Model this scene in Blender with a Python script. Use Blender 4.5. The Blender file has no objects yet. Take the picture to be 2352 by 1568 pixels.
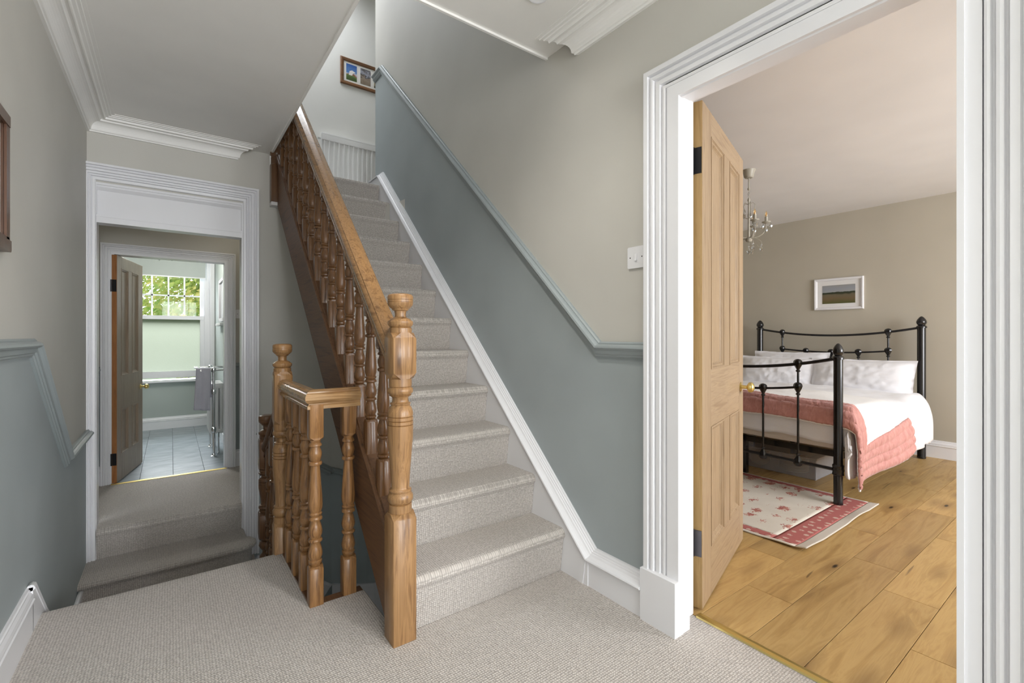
import bpy, bmesh, math, random
from math import sin, cos, pi, radians, sqrt
from mathutils import Vector, Matrix, noise

# ------------------------------------------------------------------ camera, light, exposure
sc = bpy.context.scene
COL = sc.collection
cam_d = bpy.data.cameras.new('camera'); cam = bpy.data.objects.new('camera', cam_d); COL.objects.link(cam)
cam.location = (0, 0, 1.1); cam.rotation_euler = (pi/2, 0, -0.6348)
cam_d.sensor_width = 36; cam_d.lens = 1064/2352*36; cam_d.shift_y = -14/2352; cam_d.clip_start = 0.02
sc.camera = cam

world = bpy.data.worlds.new('overcast_sky'); sc.world = world; world.use_nodes = True
bgn = world.node_tree.nodes['Background']; bgn.inputs[0].default_value = (0.86, 0.93, 1.0, 1); bgn.inputs[1].default_value = 3.5

def area(name, loc, rot, sx, sy, power, color=(0.93, 0.96, 1.0)):
    l = bpy.data.lights.new(name, 'AREA'); l.shape = 'RECTANGLE'; l.size = sx; l.size_y = sy; l.energy = power; l.color = color
    o = bpy.data.objects.new(name, l); COL.objects.link(o); o.location = loc; o.rotation_euler = rot
    return o
# daylight entering by the windows of the house (lamps stand outside; the lower hall has no window)
area('daylight_hall_window', (0.50, -4.22, 1.45), (pi/2, 0, 0), 1.5, 1.7, 125, (0.97, 0.985, 1.0))
area('fill_hall_side_window', (1.80, -1.90, 1.45), (pi/2, 0, pi/4), 0.5, 1.5, 92, (0.93, 0.965, 1.0))  # angled fill lamp outside an added side window, brightens the left wall
area('daylight_bedroom_window', (3.75, -2.13, 1.45), (pi/2, 0, 0), 2.1, 1.6, 130, (0.99, 0.985, 1.0))
area('daylight_upper_skylight', (0.75, 4.5, 4.9), (0, 0, 0), 1.2, 0.6, 26)
area('daylight_bathroom_window', (-0.1, 9.5, 3.6), (radians(-43), 0, 0), 2.2, 2.0, 1000, (0.90, 0.95, 1.0))
area('lamp_lower_hall', (1.0, 1.2, -1.3), (-pi/2, 0, 0), 0.9, 1.0, 4, (0.95, 0.97, 1.0))  # area lamp inside the lower hall, not at a window

vs = sc.view_settings
vs.view_transform = 'Standard'; vs.look = 'None'; vs.exposure = 0.08; vs.gamma = 1; vs.use_curve_mapping = False
sc.cycles.max_bounces = 10; sc.cycles.diffuse_bounces = 6; sc.cycles.transparent_max_bounces = 12
sc.cycles.sample_clamp_indirect = 6; sc.cycles.caustics_reflective = False; sc.cycles.caustics_refractive = False

# ------------------------------------------------------------------ materials
class NT:
    def __init__(s, name):
        s.m = bpy.data.materials.new(name); s.m.use_nodes = True; s.t = s.m.node_tree
        s.b = s.t.nodes['Principled BSDF']; s._tc = None
    def n(s, typ, **kw):
        n = s.t.nodes.new(typ)
        for k, v in kw.items():
            if isinstance(k, str) and hasattr(n, k): setattr(n, k, v)
        return n
    def l(s, a, b): s.t.links.new(a, b)
    def obj(s):
        if not s._tc: s._tc = s.n('ShaderNodeTexCoord')
        return s._tc.outputs['Object']
    def rnd_obj(s, amt=7.0):
        oi = s.n('ShaderNodeObjectInfo'); v = s.n('ShaderNodeVectorMath', operation='MULTIPLY_ADD')
        s.l(oi.outputs['Random'], v.inputs[0]); v.inputs[1].default_value = (amt, amt*.7, amt*1.3); s.l(s.obj(), v.inputs[2])
        return v.outputs[0], oi
    def mapping(s, src, scale, rot=(0, 0, 0)):
        m = s.n('ShaderNodeMapping'); m.inputs['Scale'].default_value = scale; m.inputs['Rotation'].default_value = rot; s.l(src, m.inputs['Vector']); return m.outputs[0]
    def noise(s, src, scale, detail=3, dist=0.0, rough=.5):
        n = s.n('ShaderNodeTexNoise'); n.inputs['Scale'].default_value = scale; n.inputs['Detail'].default_value = detail
        n.inputs['Distortion'].default_value = dist; n.inputs['Roughness'].default_value = rough
        if src is not None: s.l(src, n.inputs['Vector'])
        return n
    def ramp(s, src, stops):
        r = s.n('ShaderNodeValToRGB'); e = r.color_ramp.elements
        while len(e) < len(stops): e.new(0.5)
        for i, (p, c) in enumerate(stops):
            e[i].position = p; e[i].color = (*c, 1) if len(c) == 3 else c
        s.l(src, r.inputs[0]); return r.outputs[0]
    def bump(s, src, strength=.2, dist=.01):
        b = s.n('ShaderNodeBump'); b.inputs['Strength'].default_value = strength; b.inputs['Distance'].default_value = dist
        s.l(src, b.inputs['Height']); s.l(b.outputs[0], s.b.inputs['Normal']); return b
    def mix(s, fac, a, b, mode='MIX'):
        m = s.n('ShaderNodeMix', data_type='RGBA', blend_type=mode)
        for sock, val in ((m.inputs[0], fac), (m.inputs[6], a), (m.inputs[7], b)):
            if hasattr(val, 'default_value') and hasattr(val, 'links'): s.l(val, sock)
            elif isinstance(val, (int, float)): sock.default_value = val
            else: sock.default_value = (*val, 1)
        return m.outputs[2]
    def math(s, op, a, b=0.0, c=0.0):
        m = s.n('ShaderNodeMath', operation=op)
        for i, v in enumerate((a, b, c)):
            if hasattr(v, 'links'): s.l(v, m.inputs[i])
            else: m.inputs[i].default_value = v
        return m.outputs[0]
    def set(s, **kw):
        for k, v in kw.items():
            sock = s.b.inputs[{'color': 'Base Color', 'rough': 'Roughness', 'metal': 'Metallic', 'spec': 'Specular IOR Level', 'trans': 'Transmission Weight', 'sheen': 'Sheen Weight', 'ior': 'IOR', 'coat': 'Coat Weight', 'alpha': 'Alpha'}[k]]
            if hasattr(v, 'links'): s.l(v, sock)
            elif k == 'color': sock.default_value = (*v, 1)
            else: sock.default_value = v
        return s

def paint(name, c, rough=.6, var=.03, bump=.05, scale=60, spec=.35):
    k = NT(name); n = k.noise(k.obj(), 2.5, 2); d = tuple(x*(1-var) for x in c); u = tuple(min(1, x*(1+var)) for x in c)
    k.set(color=k.ramp(n.outputs[0], [(.3, d), (.7, u)]), rough=rough, spec=spec)
    if bump: k.bump(k.noise(k.obj(), scale, 2).outputs[0], bump, .004)
    return k.m
def plain(name, c, rough=.5, metal=0, spec=.5): return paint(name, c, rough, .02, 0, spec=spec) if not metal else NT(name).set(color=c, rough=rough, metal=1.0).m

def wood(name, dark, light, axis='z', rough=.38, sc_=1.0, knots=.35, coat=.0, var=.35):
    k = NT(name); src, oi = k.rnd_obj()
    st = {'x': (1.2, 22, 22), 'y': (22, 1.2, 22), 'z': (22, 22, 1.2)}[axis]
    mp = k.mapping(src, tuple(x*sc_ for x in st))
    w = k.noise(mp, 2.2, 5, 1.1, .6)
    st2 = {'x': (3, 160, 160), 'y': (160, 3, 160), 'z': (160, 160, 3)}[axis]
    fine = k.noise(k.mapping(src, st2), 1.0, 2)
    mid = tuple((a+b)/2 for a, b in zip(dark, light))
    col = k.ramp(w.outputs[0], [(.30, dark), (.42, mid), (.52, light), (.60, mid), (.68, light), (.8, mid)])
    col = k.mix(k.math('MULTIPLY', fine.outputs[0], .35), col, tuple(x*.6 for x in dark), 'MIX')
    if knots:
        vst = {'x': (2.2, 9, 9), 'y': (9, 2.2, 9), 'z': (9, 9, 2.2)}[axis]
        vo = k.n('ShaderNodeTexVoronoi'); vo.inputs['Scale'].default_value = 1.3; k.l(k.mapping(src, vst), vo.inputs['Vector'])
        kn = k.ramp(vo.outputs['Distance'], [(.03, (1, 1, 1)), (.11, (0, 0, 0))])
        col = k.mix(k.math('MULTIPLY', kn, knots*2), col, tuple(x*.35 for x in dark))
    big = k.noise(src, 3.0, 2)
    f = k.math('ADD', k.math('MULTIPLY', big.outputs[0], var), 1-var*.5)
    cb = k.n('ShaderNodeCombineColor')
    for i in range(3): k.l(f, cb.inputs[i])
    col = k.mix(1.0, col, cb.outputs[0], 'MULTIPLY')
    k.set(color=col, rough=rough, coat=coat, spec=.45); k.bump(w.outputs[0], .06, .003)
    return k.m

def carpet_mat(name, a, b):
    k = NT(name)
    sp = k.n('ShaderNodeSeparateXYZ'); k.l(k.obj(), sp.inputs[0]); cb = k.n('ShaderNodeCombineXYZ'); k.l(sp.outputs[0], cb.inputs[0]); k.l(k.math('SUBTRACT', sp.outputs[2], sp.outputs[1]), cb.inputs[1]); mp = cb.outputs[0]
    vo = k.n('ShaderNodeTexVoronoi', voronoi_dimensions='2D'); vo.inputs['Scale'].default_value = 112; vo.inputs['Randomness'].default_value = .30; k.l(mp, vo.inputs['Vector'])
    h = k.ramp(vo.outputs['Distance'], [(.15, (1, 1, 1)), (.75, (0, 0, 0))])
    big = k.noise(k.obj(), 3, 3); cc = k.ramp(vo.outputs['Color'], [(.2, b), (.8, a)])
    col = k.mix(k.math('MULTIPLY', h, .75), tuple(x*.42 for x in b), cc)  # colour darkened between loops, painting in their crevice shade
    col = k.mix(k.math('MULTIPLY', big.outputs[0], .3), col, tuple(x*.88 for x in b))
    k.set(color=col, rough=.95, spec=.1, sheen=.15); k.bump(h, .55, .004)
    return k.m

M = {}
M['ceiling'] = paint('ceiling_white', (.86, .85, .825), .7)
M['ceiling_bed'] = paint('ceiling_bedroom', (.775, .765, .765), .7)
M['greige'] = paint('wall_greige', (.555, .54, .495), .6, .03)
M['upper_white'] = paint('wall_upper_pale', (.74, .735, .70), .6)
M['grey'] = paint('wall_grey_blue', (.348, .388, .396), .5, .05)
M['dado'] = paint('dado_grey_blue', (.295, .33, .335), .42, .03)
M['bedwall'] = paint('wall_bedroom_taupe', (.46, .425, .35), .6)
M['bathwall'] = paint('wall_bathroom_sage', (.40, .445, .42), .55)
M['white'] = paint('gloss_white', (.765, .765, .785), .32, .015, 0, spec=.5)
M['white_m'] = paint('satin_white', (.74, .735, .73), .45, .02, .02)
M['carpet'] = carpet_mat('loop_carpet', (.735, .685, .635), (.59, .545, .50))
M['pine'] = wood('pine_golden', (.155, .072, .026), (.40, .225, .095), 'z', .36, coat=.08)
M['pine_y'] = wood('pine_golden_y', (.17, .085, .033), (.36, .20, .083), 'y', .24, coat=.3)
M['pine_x'] = wood('pine_golden_x', (.25, .132, .053), (.46, .285, .135), 'x', .24, coat=.3)
M['pine_red'] = wood('pine_stained_shaded', (.075, .033, .015), (.155, .074, .032), 'y', .5)  # red-brown wood, darkened further to carry the shade on the string
M['pine_bal'] = wood('pine_baluster_shaded', (.062, .024, .008), (.20, .092, .031), 'z', .30, coat=.15)  # reddish pine with the shade over the stair flight put into its colour
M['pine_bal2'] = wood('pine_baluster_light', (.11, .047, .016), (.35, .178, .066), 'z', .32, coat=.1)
M['pine_dark'] = wood('pine_dark', (.085, .038, .017), (.17, .082, .035), 'z', .34, coat=.15)
M['door'] = wood('door_pine', (.30, .203, .118), (.44, .322, .20), 'z', .45, knots=.22, var=.2)
M['door_x'] = wood('door_pine_rail', (.30, .203, .118), (.44, .322, .20), 'x', .45, knots=.3, var=.2)
M['door_edge'] = wood('door_pine_edge', (.40, .25, .095), (.54, .36, .155), 'z', .4, knots=.1, var=.2)
M['door2'] = wood('door_grey_pine', (.225, .165, .115), (.35, .268, .195), 'z', .42, knots=.15, var=.2)
M['door2_edge'] = wood('door_orange_edge', (.28, .10, .025), (.42, .18, .06), 'z', .4, knots=.2)
M['frame_oak'] = wood('frame_brown', (.13, .058, .024), (.24, .115, .05), 'x', .35)
M['frame_dark'] = wood('frame_dark', (.06, .028, .016), (.12, .06, .035), 'z', .3)
M['wardrobe'] = wood('wardrobe_brown', (.10, .055, .03), (.17, .10, .055), 'z', .4)
M['brass'] = plain('brass', (.74, .60, .24), .28, 1)
M['chrome'] = plain('chrome', (.80, .81, .82), .10, 1)
M['iron'] = NT('black_enamel').set(color=(.008, .008, .009), rough=.22, spec=.5, coat=.3).m
M['hinge'] = NT('black_steel').set(color=(.02, .02, .022), rough=.38, metal=.6).m
M['steel'] = plain('steel_hinge', (.17, .17, .19), .4, 1)
M['plastic'] = NT('white_plastic').set(color=(.78, .78, .80), rough=.28).m
M['black'] = NT('black_slot').set(color=(.01, .01, .01), rough=.6).m
M['enamel'] = NT('radiator_enamel').set(color=(.80, .80, .79), rough=.3).m
M['mat_board'] = plain('mat_board', (.74, .72, .68), .7)
M['cream'] = NT('cream_china').set(color=(.72, .63, .49), rough=.3).m
M['chand'] = NT('chandelier_taupe').set(color=(.40, .375, .31), rough=.42).m
M['mirror'] = plain('mirror_glass', (.86, .88, .88), .03, 1)

def oak():
    k = NT('oak_plank'); src, oi = k.rnd_obj(9)
    w = k.noise(k.mapping(src, (1.1, 11, 11)), 1.7, 5, 1.3, .62)
    col = k.ramp(w.outputs[0], [(.25, (.29, .165, .048)), (.42, (.43, .265, .085)), (.52, (.50, .325, .115)), (.62, (.42, .26, .085)), (.72, (.52, .345, .125)), (.82, (.38, .23, .072))])
    fine = k.noise(k.mapping(src, (5, 240, 240)), 1, 2)
    col = k.mix(k.math('MULTIPLY', fine.outputs[0], .25), col, (.33, .18, .05))
    vo = k.n('ShaderNodeTexVoronoi'); vo.inputs['Scale'].default_value = 1.0; k.l(k.mapping(src, (2.6, 8.5, 8.5)), vo.inputs['Vector'])
    halo = k.ramp(vo.outputs['Distance'], [(.02, (1, 1, 1)), (.42, (0, 0, 0))]); kn = k.ramp(vo.outputs['Distance'], [(.05, (1, 1, 1)), (.10, (0, 0, 0))])
    gate = k.ramp(vo.outputs['Color'], [(.36, (0, 0, 0)), (.42, (1, 1, 1))])
    col = k.mix(k.math('MULTIPLY', k.math('MULTIPLY', halo, gate), .75), col, (.19, .10, .03))
    col = k.mix(k.math('MULTIPLY', k.math('MULTIPLY', kn, gate), .95), col, (.02, .012, .007))
    cr = k.noise(k.mapping(src, (2.2, 26, 26)), 1.0, 3, .6); crk = k.ramp(cr.outputs[0], [(.70, (0, 0, 0)), (.73, (1, 1, 1))])
    col = k.mix(k.math('MULTIPLY', crk, .6), col, (.06, .035, .018))
    hs = k.n('ShaderNodeHueSaturation'); k.l(k.math('ADD', k.math('MULTIPLY', oi.outputs['Random'], .30), .84), hs.inputs['Value']); hs.inputs['Saturation'].default_value = .95; k.l(col, hs.inputs['Color'])
    k.set(color=hs.outputs[0], rough=.40, spec=.4); k.bump(fine.outputs[0], .05, .002)
    return k.m
M['oak'] = oak()
M['oak_gap'] = NT('oak_joint').set(color=(.13, .075, .03), rough=.8).m

def tile():
    k = NT('slate_tile'); src, oi = k.rnd_obj(5)
    n1 = k.noise(k.mapping(src, (4, 14, 4)), 1.6, 5, .4); col = k.ramp(n1.outputs[0], [(.3, (.19, .225, .25)), (.55, (.29, .33, .36)), (.75, (.36, .395, .42))])
    k.set(color=col, rough=.34, spec=.5); k.bump(n1.outputs[0], .1, .004); return k.m
M['tile'] = tile(); M['grout'] = plain('grout', (.10, .11, .12), .8)

def fabric(name, c, bumpy=.25, scale=9, sheen=.2, weave=True):
    k = NT(name); n = k.noise(k.obj(), scale, 5, .8, .6); k.set(color=k.ramp(n.outputs[0], [(.2, tuple(x*.95 for x in c)), (.8, c)]), rough=.9, spec=.15, sheen=sheen)
    k.bump(n.outputs[0], bumpy, .012); return k.m
M['linen'] = fabric('white_linen', (.80, .80, .83)); M['linen2'] = fabric('cream_lining', (.66, .60, .53)); M['quilt_white'] = fabric('quilt_white', (.83, .82, .81), .35, 24)
M['towel'] = fabric('lilac_towel', (.56, .55, .62), .4, 30)
M['blind'] = fabric('blind_cloth', (.46, .50, .475), .03, 3, 0)
def pinkq():
    k = NT('quilt_pink'); n = k.noise(k.mapping(k.obj(), (45, 45, 20)), 1.0, 3, .8); k.set(color=k.ramp(n.outputs[0], [(.25, (.43, .185, .165)), (.75, (.57, .285, .25))]), rough=.62, spec=.3, sheen=.3)
    k.bump(n.outputs[0], .5, .01); return k.m
M['quilt_pink'] = pinkq()

def rug_mat():
    k = NT('floral_rug'); src = k.obj()
    nz = k.noise(src, 14, 3); dv = k.n('ShaderNodeVectorMath', operation='MULTIPLY_ADD'); k.l(nz.outputs['Color'], dv.inputs[0]); dv.inputs[1].default_value = (.075, .075, 0); k.l(src, dv.inputs[2])
    vo = k.n('ShaderNodeTexVoronoi'); vo.inputs['Scale'].default_value = 8.2; vo.inputs['Randomness'].default_value = .38; k.l(k.mapping(dv.outputs[0], (.8, 1.1, 0)), vo.inputs['Vector'])
    spk = k.noise(k.mapping(src, (46, 78, 0)), 1, 2, 1.2)
    d = k.math('ADD', vo.outputs['Distance'], k.math('MULTIPLY', spk.outputs[0], .80))
    f = k.ramp(d, [(.635, (1, 1, 1)), (.66, (0, 0, 0))])
    red = k.ramp(k.noise(src, 30, 2).outputs[0], [(.4, (.36, .13, .11)), (.6, (.50, .24, .19))])
    base = k.ramp(k.noise(src, 5, 3).outputs[0], [(.3, (.62, .57, .49)), (.7, (.68, .635, .555))])
    col = k.mix(f, base, red); k.set(color=col, rough=.95, spec=.1); k.bump(k.noise(src, 300, 1).outputs[0], .2, .003); return k.m
M['rug'] = rug_mat()
def rugborder():
    k = NT('rug_border'); n = k.noise(k.mapping(k.obj(), (40, 40, 0)), 1.0, 3, 1.5); vo = k.n('ShaderNodeTexVoronoi'); vo.inputs['Scale'].default_value = 17; vo.inputs['Randomness'].default_value = .3; k.l(k.obj(), vo.inputs['Vector'])
    f = k.ramp(k.math('ADD', vo.outputs['Distance'], k.math('MULTIPLY', n.outputs[0], .5)), [(.46, (1, 1, 1)), (.5, (0, 0, 0))])
    k.set(color=k.mix(k.math('MULTIPLY', f, .8), (.40, .135, .125), (.60, .46, .38)), rough=.95, spec=.1); return k.m
M['rug_border'] = rugborder(); M['rug_back'] = plain('rug_edge', (.62, .57, .50), .9)

def glassy(name, tint=(1, 1, 1), gloss=.012):
    k = NT(name); t = k.t; t.nodes.remove(k.b); tr = k.n('ShaderNodeBsdfTransparent'); tr.inputs[0].default_value = (*tint, 1); g = k.n('ShaderNodeBsdfGlossy'); g.inputs['Roughness'].default_value = .02
    mx = k.n('ShaderNodeMixShader'); mx.inputs[0].default_value = gloss; k.l(tr.outputs[0], mx.inputs[1]); k.l(g.outputs[0], mx.inputs[2]); k.l(mx.outputs[0], t.nodes['Material Output'].inputs[0]); return k.m
M['glass'] = glassy('window_glass'); M['pic_glass'] = glassy('picture_glass', (.97, .97, .97), .05)
def frosted():
    k = NT('frosted_glass'); t = k.t; t.nodes.remove(k.b)
    rf = k.n('ShaderNodeBsdfRefraction'); rf.inputs['Roughness'].default_value = .3; rf.inputs['Color'].default_value = (.44, .45, .40, 1); rf.inputs['IOR'].default_value = 1.12
    nz = k.noise(k.obj(), 55, 3, .5); b = k.n('ShaderNodeBump'); b.inputs['Strength'].default_value = .5; b.inputs['Distance'].default_value = .01; k.l(nz.outputs[0], b.inputs['Height']); k.l(b.outputs[0], rf.inputs['Normal'])
    tl = k.n('ShaderNodeBsdfTranslucent'); tl.inputs[0].default_value = (.37, .385, .34, 1); tr = k.n('ShaderNodeBsdfTransparent')
    m1 = k.n('ShaderNodeMixShader'); m1.inputs[0].default_value = .6; k.l(rf.outputs[0], m1.inputs[1]); k.l(tl.outputs[0], m1.inputs[2])
    m2 = k.n('ShaderNodeMixShader'); m2.inputs[0].default_value = .03; k.l(m1.outputs[0], m2.inputs[1]); k.l(tr.outputs[0], m2.inputs[2])
    k.l(m2.outputs[0], t.nodes['Material Output'].inputs[0]); return k.m
M['frosted'] = frosted()
def boxplastic():
    k = NT('clear_plastic'); t = k.t; t.nodes.remove(k.b); tr = k.n('ShaderNodeBsdfTransparent'); tr.inputs[0].default_value = (.93, .93, .94, 1); df = k.n('ShaderNodeBsdfPrincipled'); df.inputs['Base Color'].default_value = (.72, .72, .74, 1); df.inputs['Roughness'].default_value = .25
    mx = k.n('ShaderNodeMixShader'); mx.inputs[0].default_value = .30; k.l(tr.outputs[0], mx.inputs[1]); k.l(df.outputs[0], mx.inputs[2]); k.l(mx.outputs[0], t.nodes['Material Output'].inputs[0]); return k.m
M['boxplastic'] = boxplastic()
M['crystal'] = glassy('crystal', (.92, .94, .95), .35); M['bulb'] = glassy('bulb_glass', (1, .9, .72), .15)
M['filament'] = NT('bulb_filament').set(color=(.85, .5, .16), rough=.4).m
M['shade_glass'] = glassy('lamp_glass', (.95, .95, .93), .25)
def leaf_mat():
    k = NT('leaves'); oi = k.noise(k.obj(), 2.3, 3); col = k.ramp(oi.outputs[0], [(.3, (.10, .19, .03)), (.5, (.27, .33, .07)), (.7, (.45, .38, .12))]); k.set(color=col, rough=.6)
    t = k.t; tl = k.n('ShaderNodeBsdfTranslucent'); k.l(col, tl.inputs[0]); mx = k.n('ShaderNodeMixShader'); mx.inputs[0].default_value = .5; k.l(k.b.outputs[0], mx.inputs[1]); k.l(tl.outputs[0], mx.inputs[2]); k.l(mx.outputs[0], t.nodes['Material Output'].inputs[0]); return k.m
M['leaf'] = leaf_mat(); M['bark'] = wood('bark', (.05, .035, .025), (.13, .095, .07), 'z', .9, knots=0); M['grass'] = paint('lawn', (.10, .17, .05), .9, .3, .3, 20)

# ------------------------------------------------------------------ mesh helpers
class MB:
    def __init__(s): s.v = []; s.f = []; s.m = []; s.sm = []
    def add(s, v, f, mi=0, smooth=False):
        o = len(s.v); s.v += [tuple(p) for p in v]; s.f += [tuple(i+o for i in q) for q in f]; s.m += [mi]*len(f); s.sm += [smooth]*len(f); return s
    def box(s, x0, x1, y0, y1, z0, z1, mi=0, ch=0.0):
        if x0 > x1: x0, x1 = x1, x0
        if y0 > y1: y0, y1 = y1, y0
        if z0 > z1: z0, z1 = z1, z0
        if ch <= 0:
            v = [(x, y, z) for x in (x0, x1) for y in (y0, y1) for z in (z0, z1)]
            return s.add(v, [(0, 1, 3, 2), (4, 6, 7, 5), (0, 4, 5, 1), (2, 3, 7, 6), (0, 2, 6, 4), (1, 5, 7, 3)], mi)
        bm = bmesh.new(); bmesh.ops.create_cube(bm, size=1)
        for w in bm.verts: w.co = Vector(((x0+x1)/2+w.co.x*(x1-x0), (y0+y1)/2+w.co.y*(y1-y0), (z0+z1)/2+w.co.z*(z1-z0)))
        bmesh.ops.bevel(bm, geom=list(bm.edges), offset=ch, segments=2, affect='EDGES', profile=.5)
        bm.verts.index_update(); s.add([w.co[:] for w in bm.verts], [[w.index for w in f.verts] for f in bm.faces], mi); bm.free(); return s
    def prism(s, poly, fn, w0, w1, mi=0):
        n = len(poly); v = [fn(a, b, w0) for a, b in poly]+[fn(a, b, w1) for a, b in poly]
        return s.add(v, [tuple(range(n))[::-1], tuple(range(n, 2*n))]+[(i, (i+1) % n, n+(i+1) % n, n+i) for i in range(n)], mi)
    def lathe(s, prof, cx=0, cy=0, n=20, mi=0, smooth=True, mat=None):
        v = []; f = []
        for z, r in prof:
            for i in range(n):
                a = 2*pi*i/n; p = Vector((cx+r*cos(a), cy+r*sin(a), z)); v.append(mat @ p if mat else p)
        for j in range(len(prof)-1):
            for i in range(n): f.append((j*n+i, j*n+(i+1) % n, (j+1)*n+(i+1) % n, (j+1)*n+i))
        f.append(tuple(range(n))[::-1]); k = (len(prof)-1)*n; f.append(tuple(range(k, k+n)))
        return s.add(v, f, mi, smooth)
    def tube(s, pts, r, n=10, mi=0, closed=False):
        pts = [Vector(p) for p in pts]; N = len(pts); rr = r if isinstance(r, (list, tuple)) else [r]*N
        v = []; f = []; up = None
        for i, p in enumerate(pts):
            if closed: t = (pts[(i+1) % N]-pts[i-1])
            else: t = pts[min(i+1, N-1)]-pts[max(i-1, 0)]
            t = t.normalized() if t.length > 1e-9 else Vector((0, 0, 1))
            if up is None: up = Vector((0, 0, 1)) if abs(t.z) < .9 else Vector((1, 0, 0))
            a = t.cross(up); a = a.normalized() if a.length > 1e-6 else t.orthogonal().normalized(); b = a.cross(t).normalized(); up = b
            for k in range(n): v.append(p+a*(rr[i]*cos(2*pi*k/n))+b*(rr[i]*sin(2*pi*k/n)))
        for j in range(N if closed else N-1):
            q = (j+1) % N
            for k in range(n): f.append((j*n+k, j*n+(k+1) % n, q*n+(k+1) % n, q*n+k))
        if not closed: f += [tuple(range(n))[::-1], tuple(range((N-1)*n, N*n))]
        return s.add(v, f, mi, True)
    def sweep(s, path, prof, fn, sh=(0, 0), mi=0, smooth=False):
        """profile (p across, q out) swept with mitres along a 2D path; p is measured to the left of the path"""
        P = [Vector(p) for p in path]; N = len(P); n = len(prof); v = []
        for i in range(N):
            d1 = (P[i]-P[i-1]).normalized() if i > 0 else None; d2 = (P[i+1]-P[i]).normalized() if i < N-1 else None
            d1 = d1 or d2; d2 = d2 or d1
            n1 = Vector((-d1.y, d1.x)); n2 = Vector((-d2.y, d2.x)); o = (n1+n2)/(1+n1.dot(n2))
            e = sh[0] if i == 0 else (sh[1] if i == N-1 else 0)
            for p, q in prof:
                w = P[i]+o*p+(d1*(e*p)); v.append(fn(w.x, w.y, q))
        f = [(j*n+k, j*n+(k+1) % n, (j+1)*n+(k+1) % n, (j+1)*n+k) for j in range(N-1) for k in range(n)]
        f += [tuple(range(n))[::-1], tuple(range((N-1)*n, N*n))]
        return s.add(v, f, mi, smooth)
    def grid(s, nu, nv, fn, mi=0, smooth=True, mif=None):
        v = [fn(i/nu, j/nv) for i in range(nu+1) for j in range(nv+1)]; st = len(s.f)
        f = [(i*(nv+1)+j, (i+1)*(nv+1)+j, (i+1)*(nv+1)+j+1, i*(nv+1)+j+1) for i in range(nu) for j in range(nv)]
        s.add(v, f, mi, smooth)
        if mif:
            for i in range(nu):
                for j in range(nv): s.m[st+i*nv+j] = mif((i+.5)/nu, (j+.5)/nv)
        return s
    def mesh(s, name, mats, off=(0, 0, 0), sharp=38, recalc=True):
        me = bpy.data.meshes.new(name); ox, oy, oz = off
        me.from_pydata([(x-ox, y-oy, z-oz) for x, y, z in s.v], [], s.f)
        for m in (mats if isinstance(mats, (list, tuple)) else [mats]): me.materials.append(M[m])
        me.polygons.foreach_set('material_index', s.m); me.polygons.foreach_set('use_smooth', s.sm); me.update()
        if recalc:
            bm = bmesh.new(); bm.from_mesh(me); bmesh.ops.recalc_face_normals(bm, faces=bm.faces)
            big = [f for f in bm.faces if len(f.verts) > 6]
            if big: bmesh.ops.triangulate(bm, faces=big)
            bm.to_mesh(me); bm.free()
        if any(s.sm): me.set_sharp_from_angle(angle=radians(sharp))
        return me
    def obj(s, name, mats, parent=None, local=False, loc=None, **kw):
        off = (0, 0, 0)
        if parent is not None and not local: off = WORLD[parent.name]
        if loc is not None: off = loc
        o = bpy.data.objects.new(name, s.mesh(name, mats, off, **kw)); COL.objects.link(o)
        base = WORLD[parent.name] if (parent is not None and not local) else (0, 0, 0)
        if loc is not None: o.location = tuple(a-b for a, b in zip(loc, base))
        if parent is not None: o.parent = parent; WORLD[o.name] = tuple(loc) if loc is not None else (base if not local else (0, 0, 0))
        else: WORLD[o.name] = tuple(loc) if loc is not None else (0, 0, 0)
        return o
WORLD = {}
def inst(me, name, parent, loc, rot=None, scale=None):
    o = bpy.data.objects.new(name, me); COL.objects.link(o); o.parent = parent
    b = WORLD[parent.name] if parent is not None else (0, 0, 0); o.location = tuple(a-c for a, c in zip(loc, b))
    if rot: o.rotation_euler = rot
    if scale: o.scale = scale
    WORLD[o.name] = tuple(loc); return o
def tag(o, label, cat, group=None):
    o['label'] = label; o['category'] = cat
    if group: o['group'] = group
    return o
def struct(o, label=None, cat=None):
    o['kind'] = 'structure'
    if label: o['label'] = label
    if cat: o['category'] = cat
    return o
def thing(name, loc, label=None, cat=None, group=None, rotz=0):
    o = bpy.data.objects.new(name, None); COL.objects.link(o); o.location = loc; o.rotation_euler = (0, 0, rotz); o.empty_display_size = .1; WORLD[o.name] = tuple(loc)
    if label: tag(o, label, cat, group)
    return o
YZ = lambda X: (lambda y, z, q: (X-q, y, z))     # wall facing -X
YZp = lambda X: (lambda y, z, q: (X+q, y, z))    # wall facing +X
XZ = lambda Y: (lambda x, z, q: (x, Y-q, z))     # wall facing -Y
XZp = lambda Y: (lambda x, z, q: (x, Y+q, z))
XY = lambda Z: (lambda x, y, q: (x, y, Z+q))
XYd = lambda Z: (lambda x, y, q: (x, y, Z-q))

# measured frame of the house (metres)
HB = -4.0             # wall behind the camera
XL, XR = -.43, 1.52; YD = 3.97; CZ = 2.49
G, R_, Y0 = .216, .202, 1.615; SL = R_/G
UP = 12*R_            # upper half landing level
CF = -.14             # rear corridor level
HL = -.535            # half landing level
BX = 5.55; BC = 2.36  # bedroom far wall, bedroom ceiling

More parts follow.
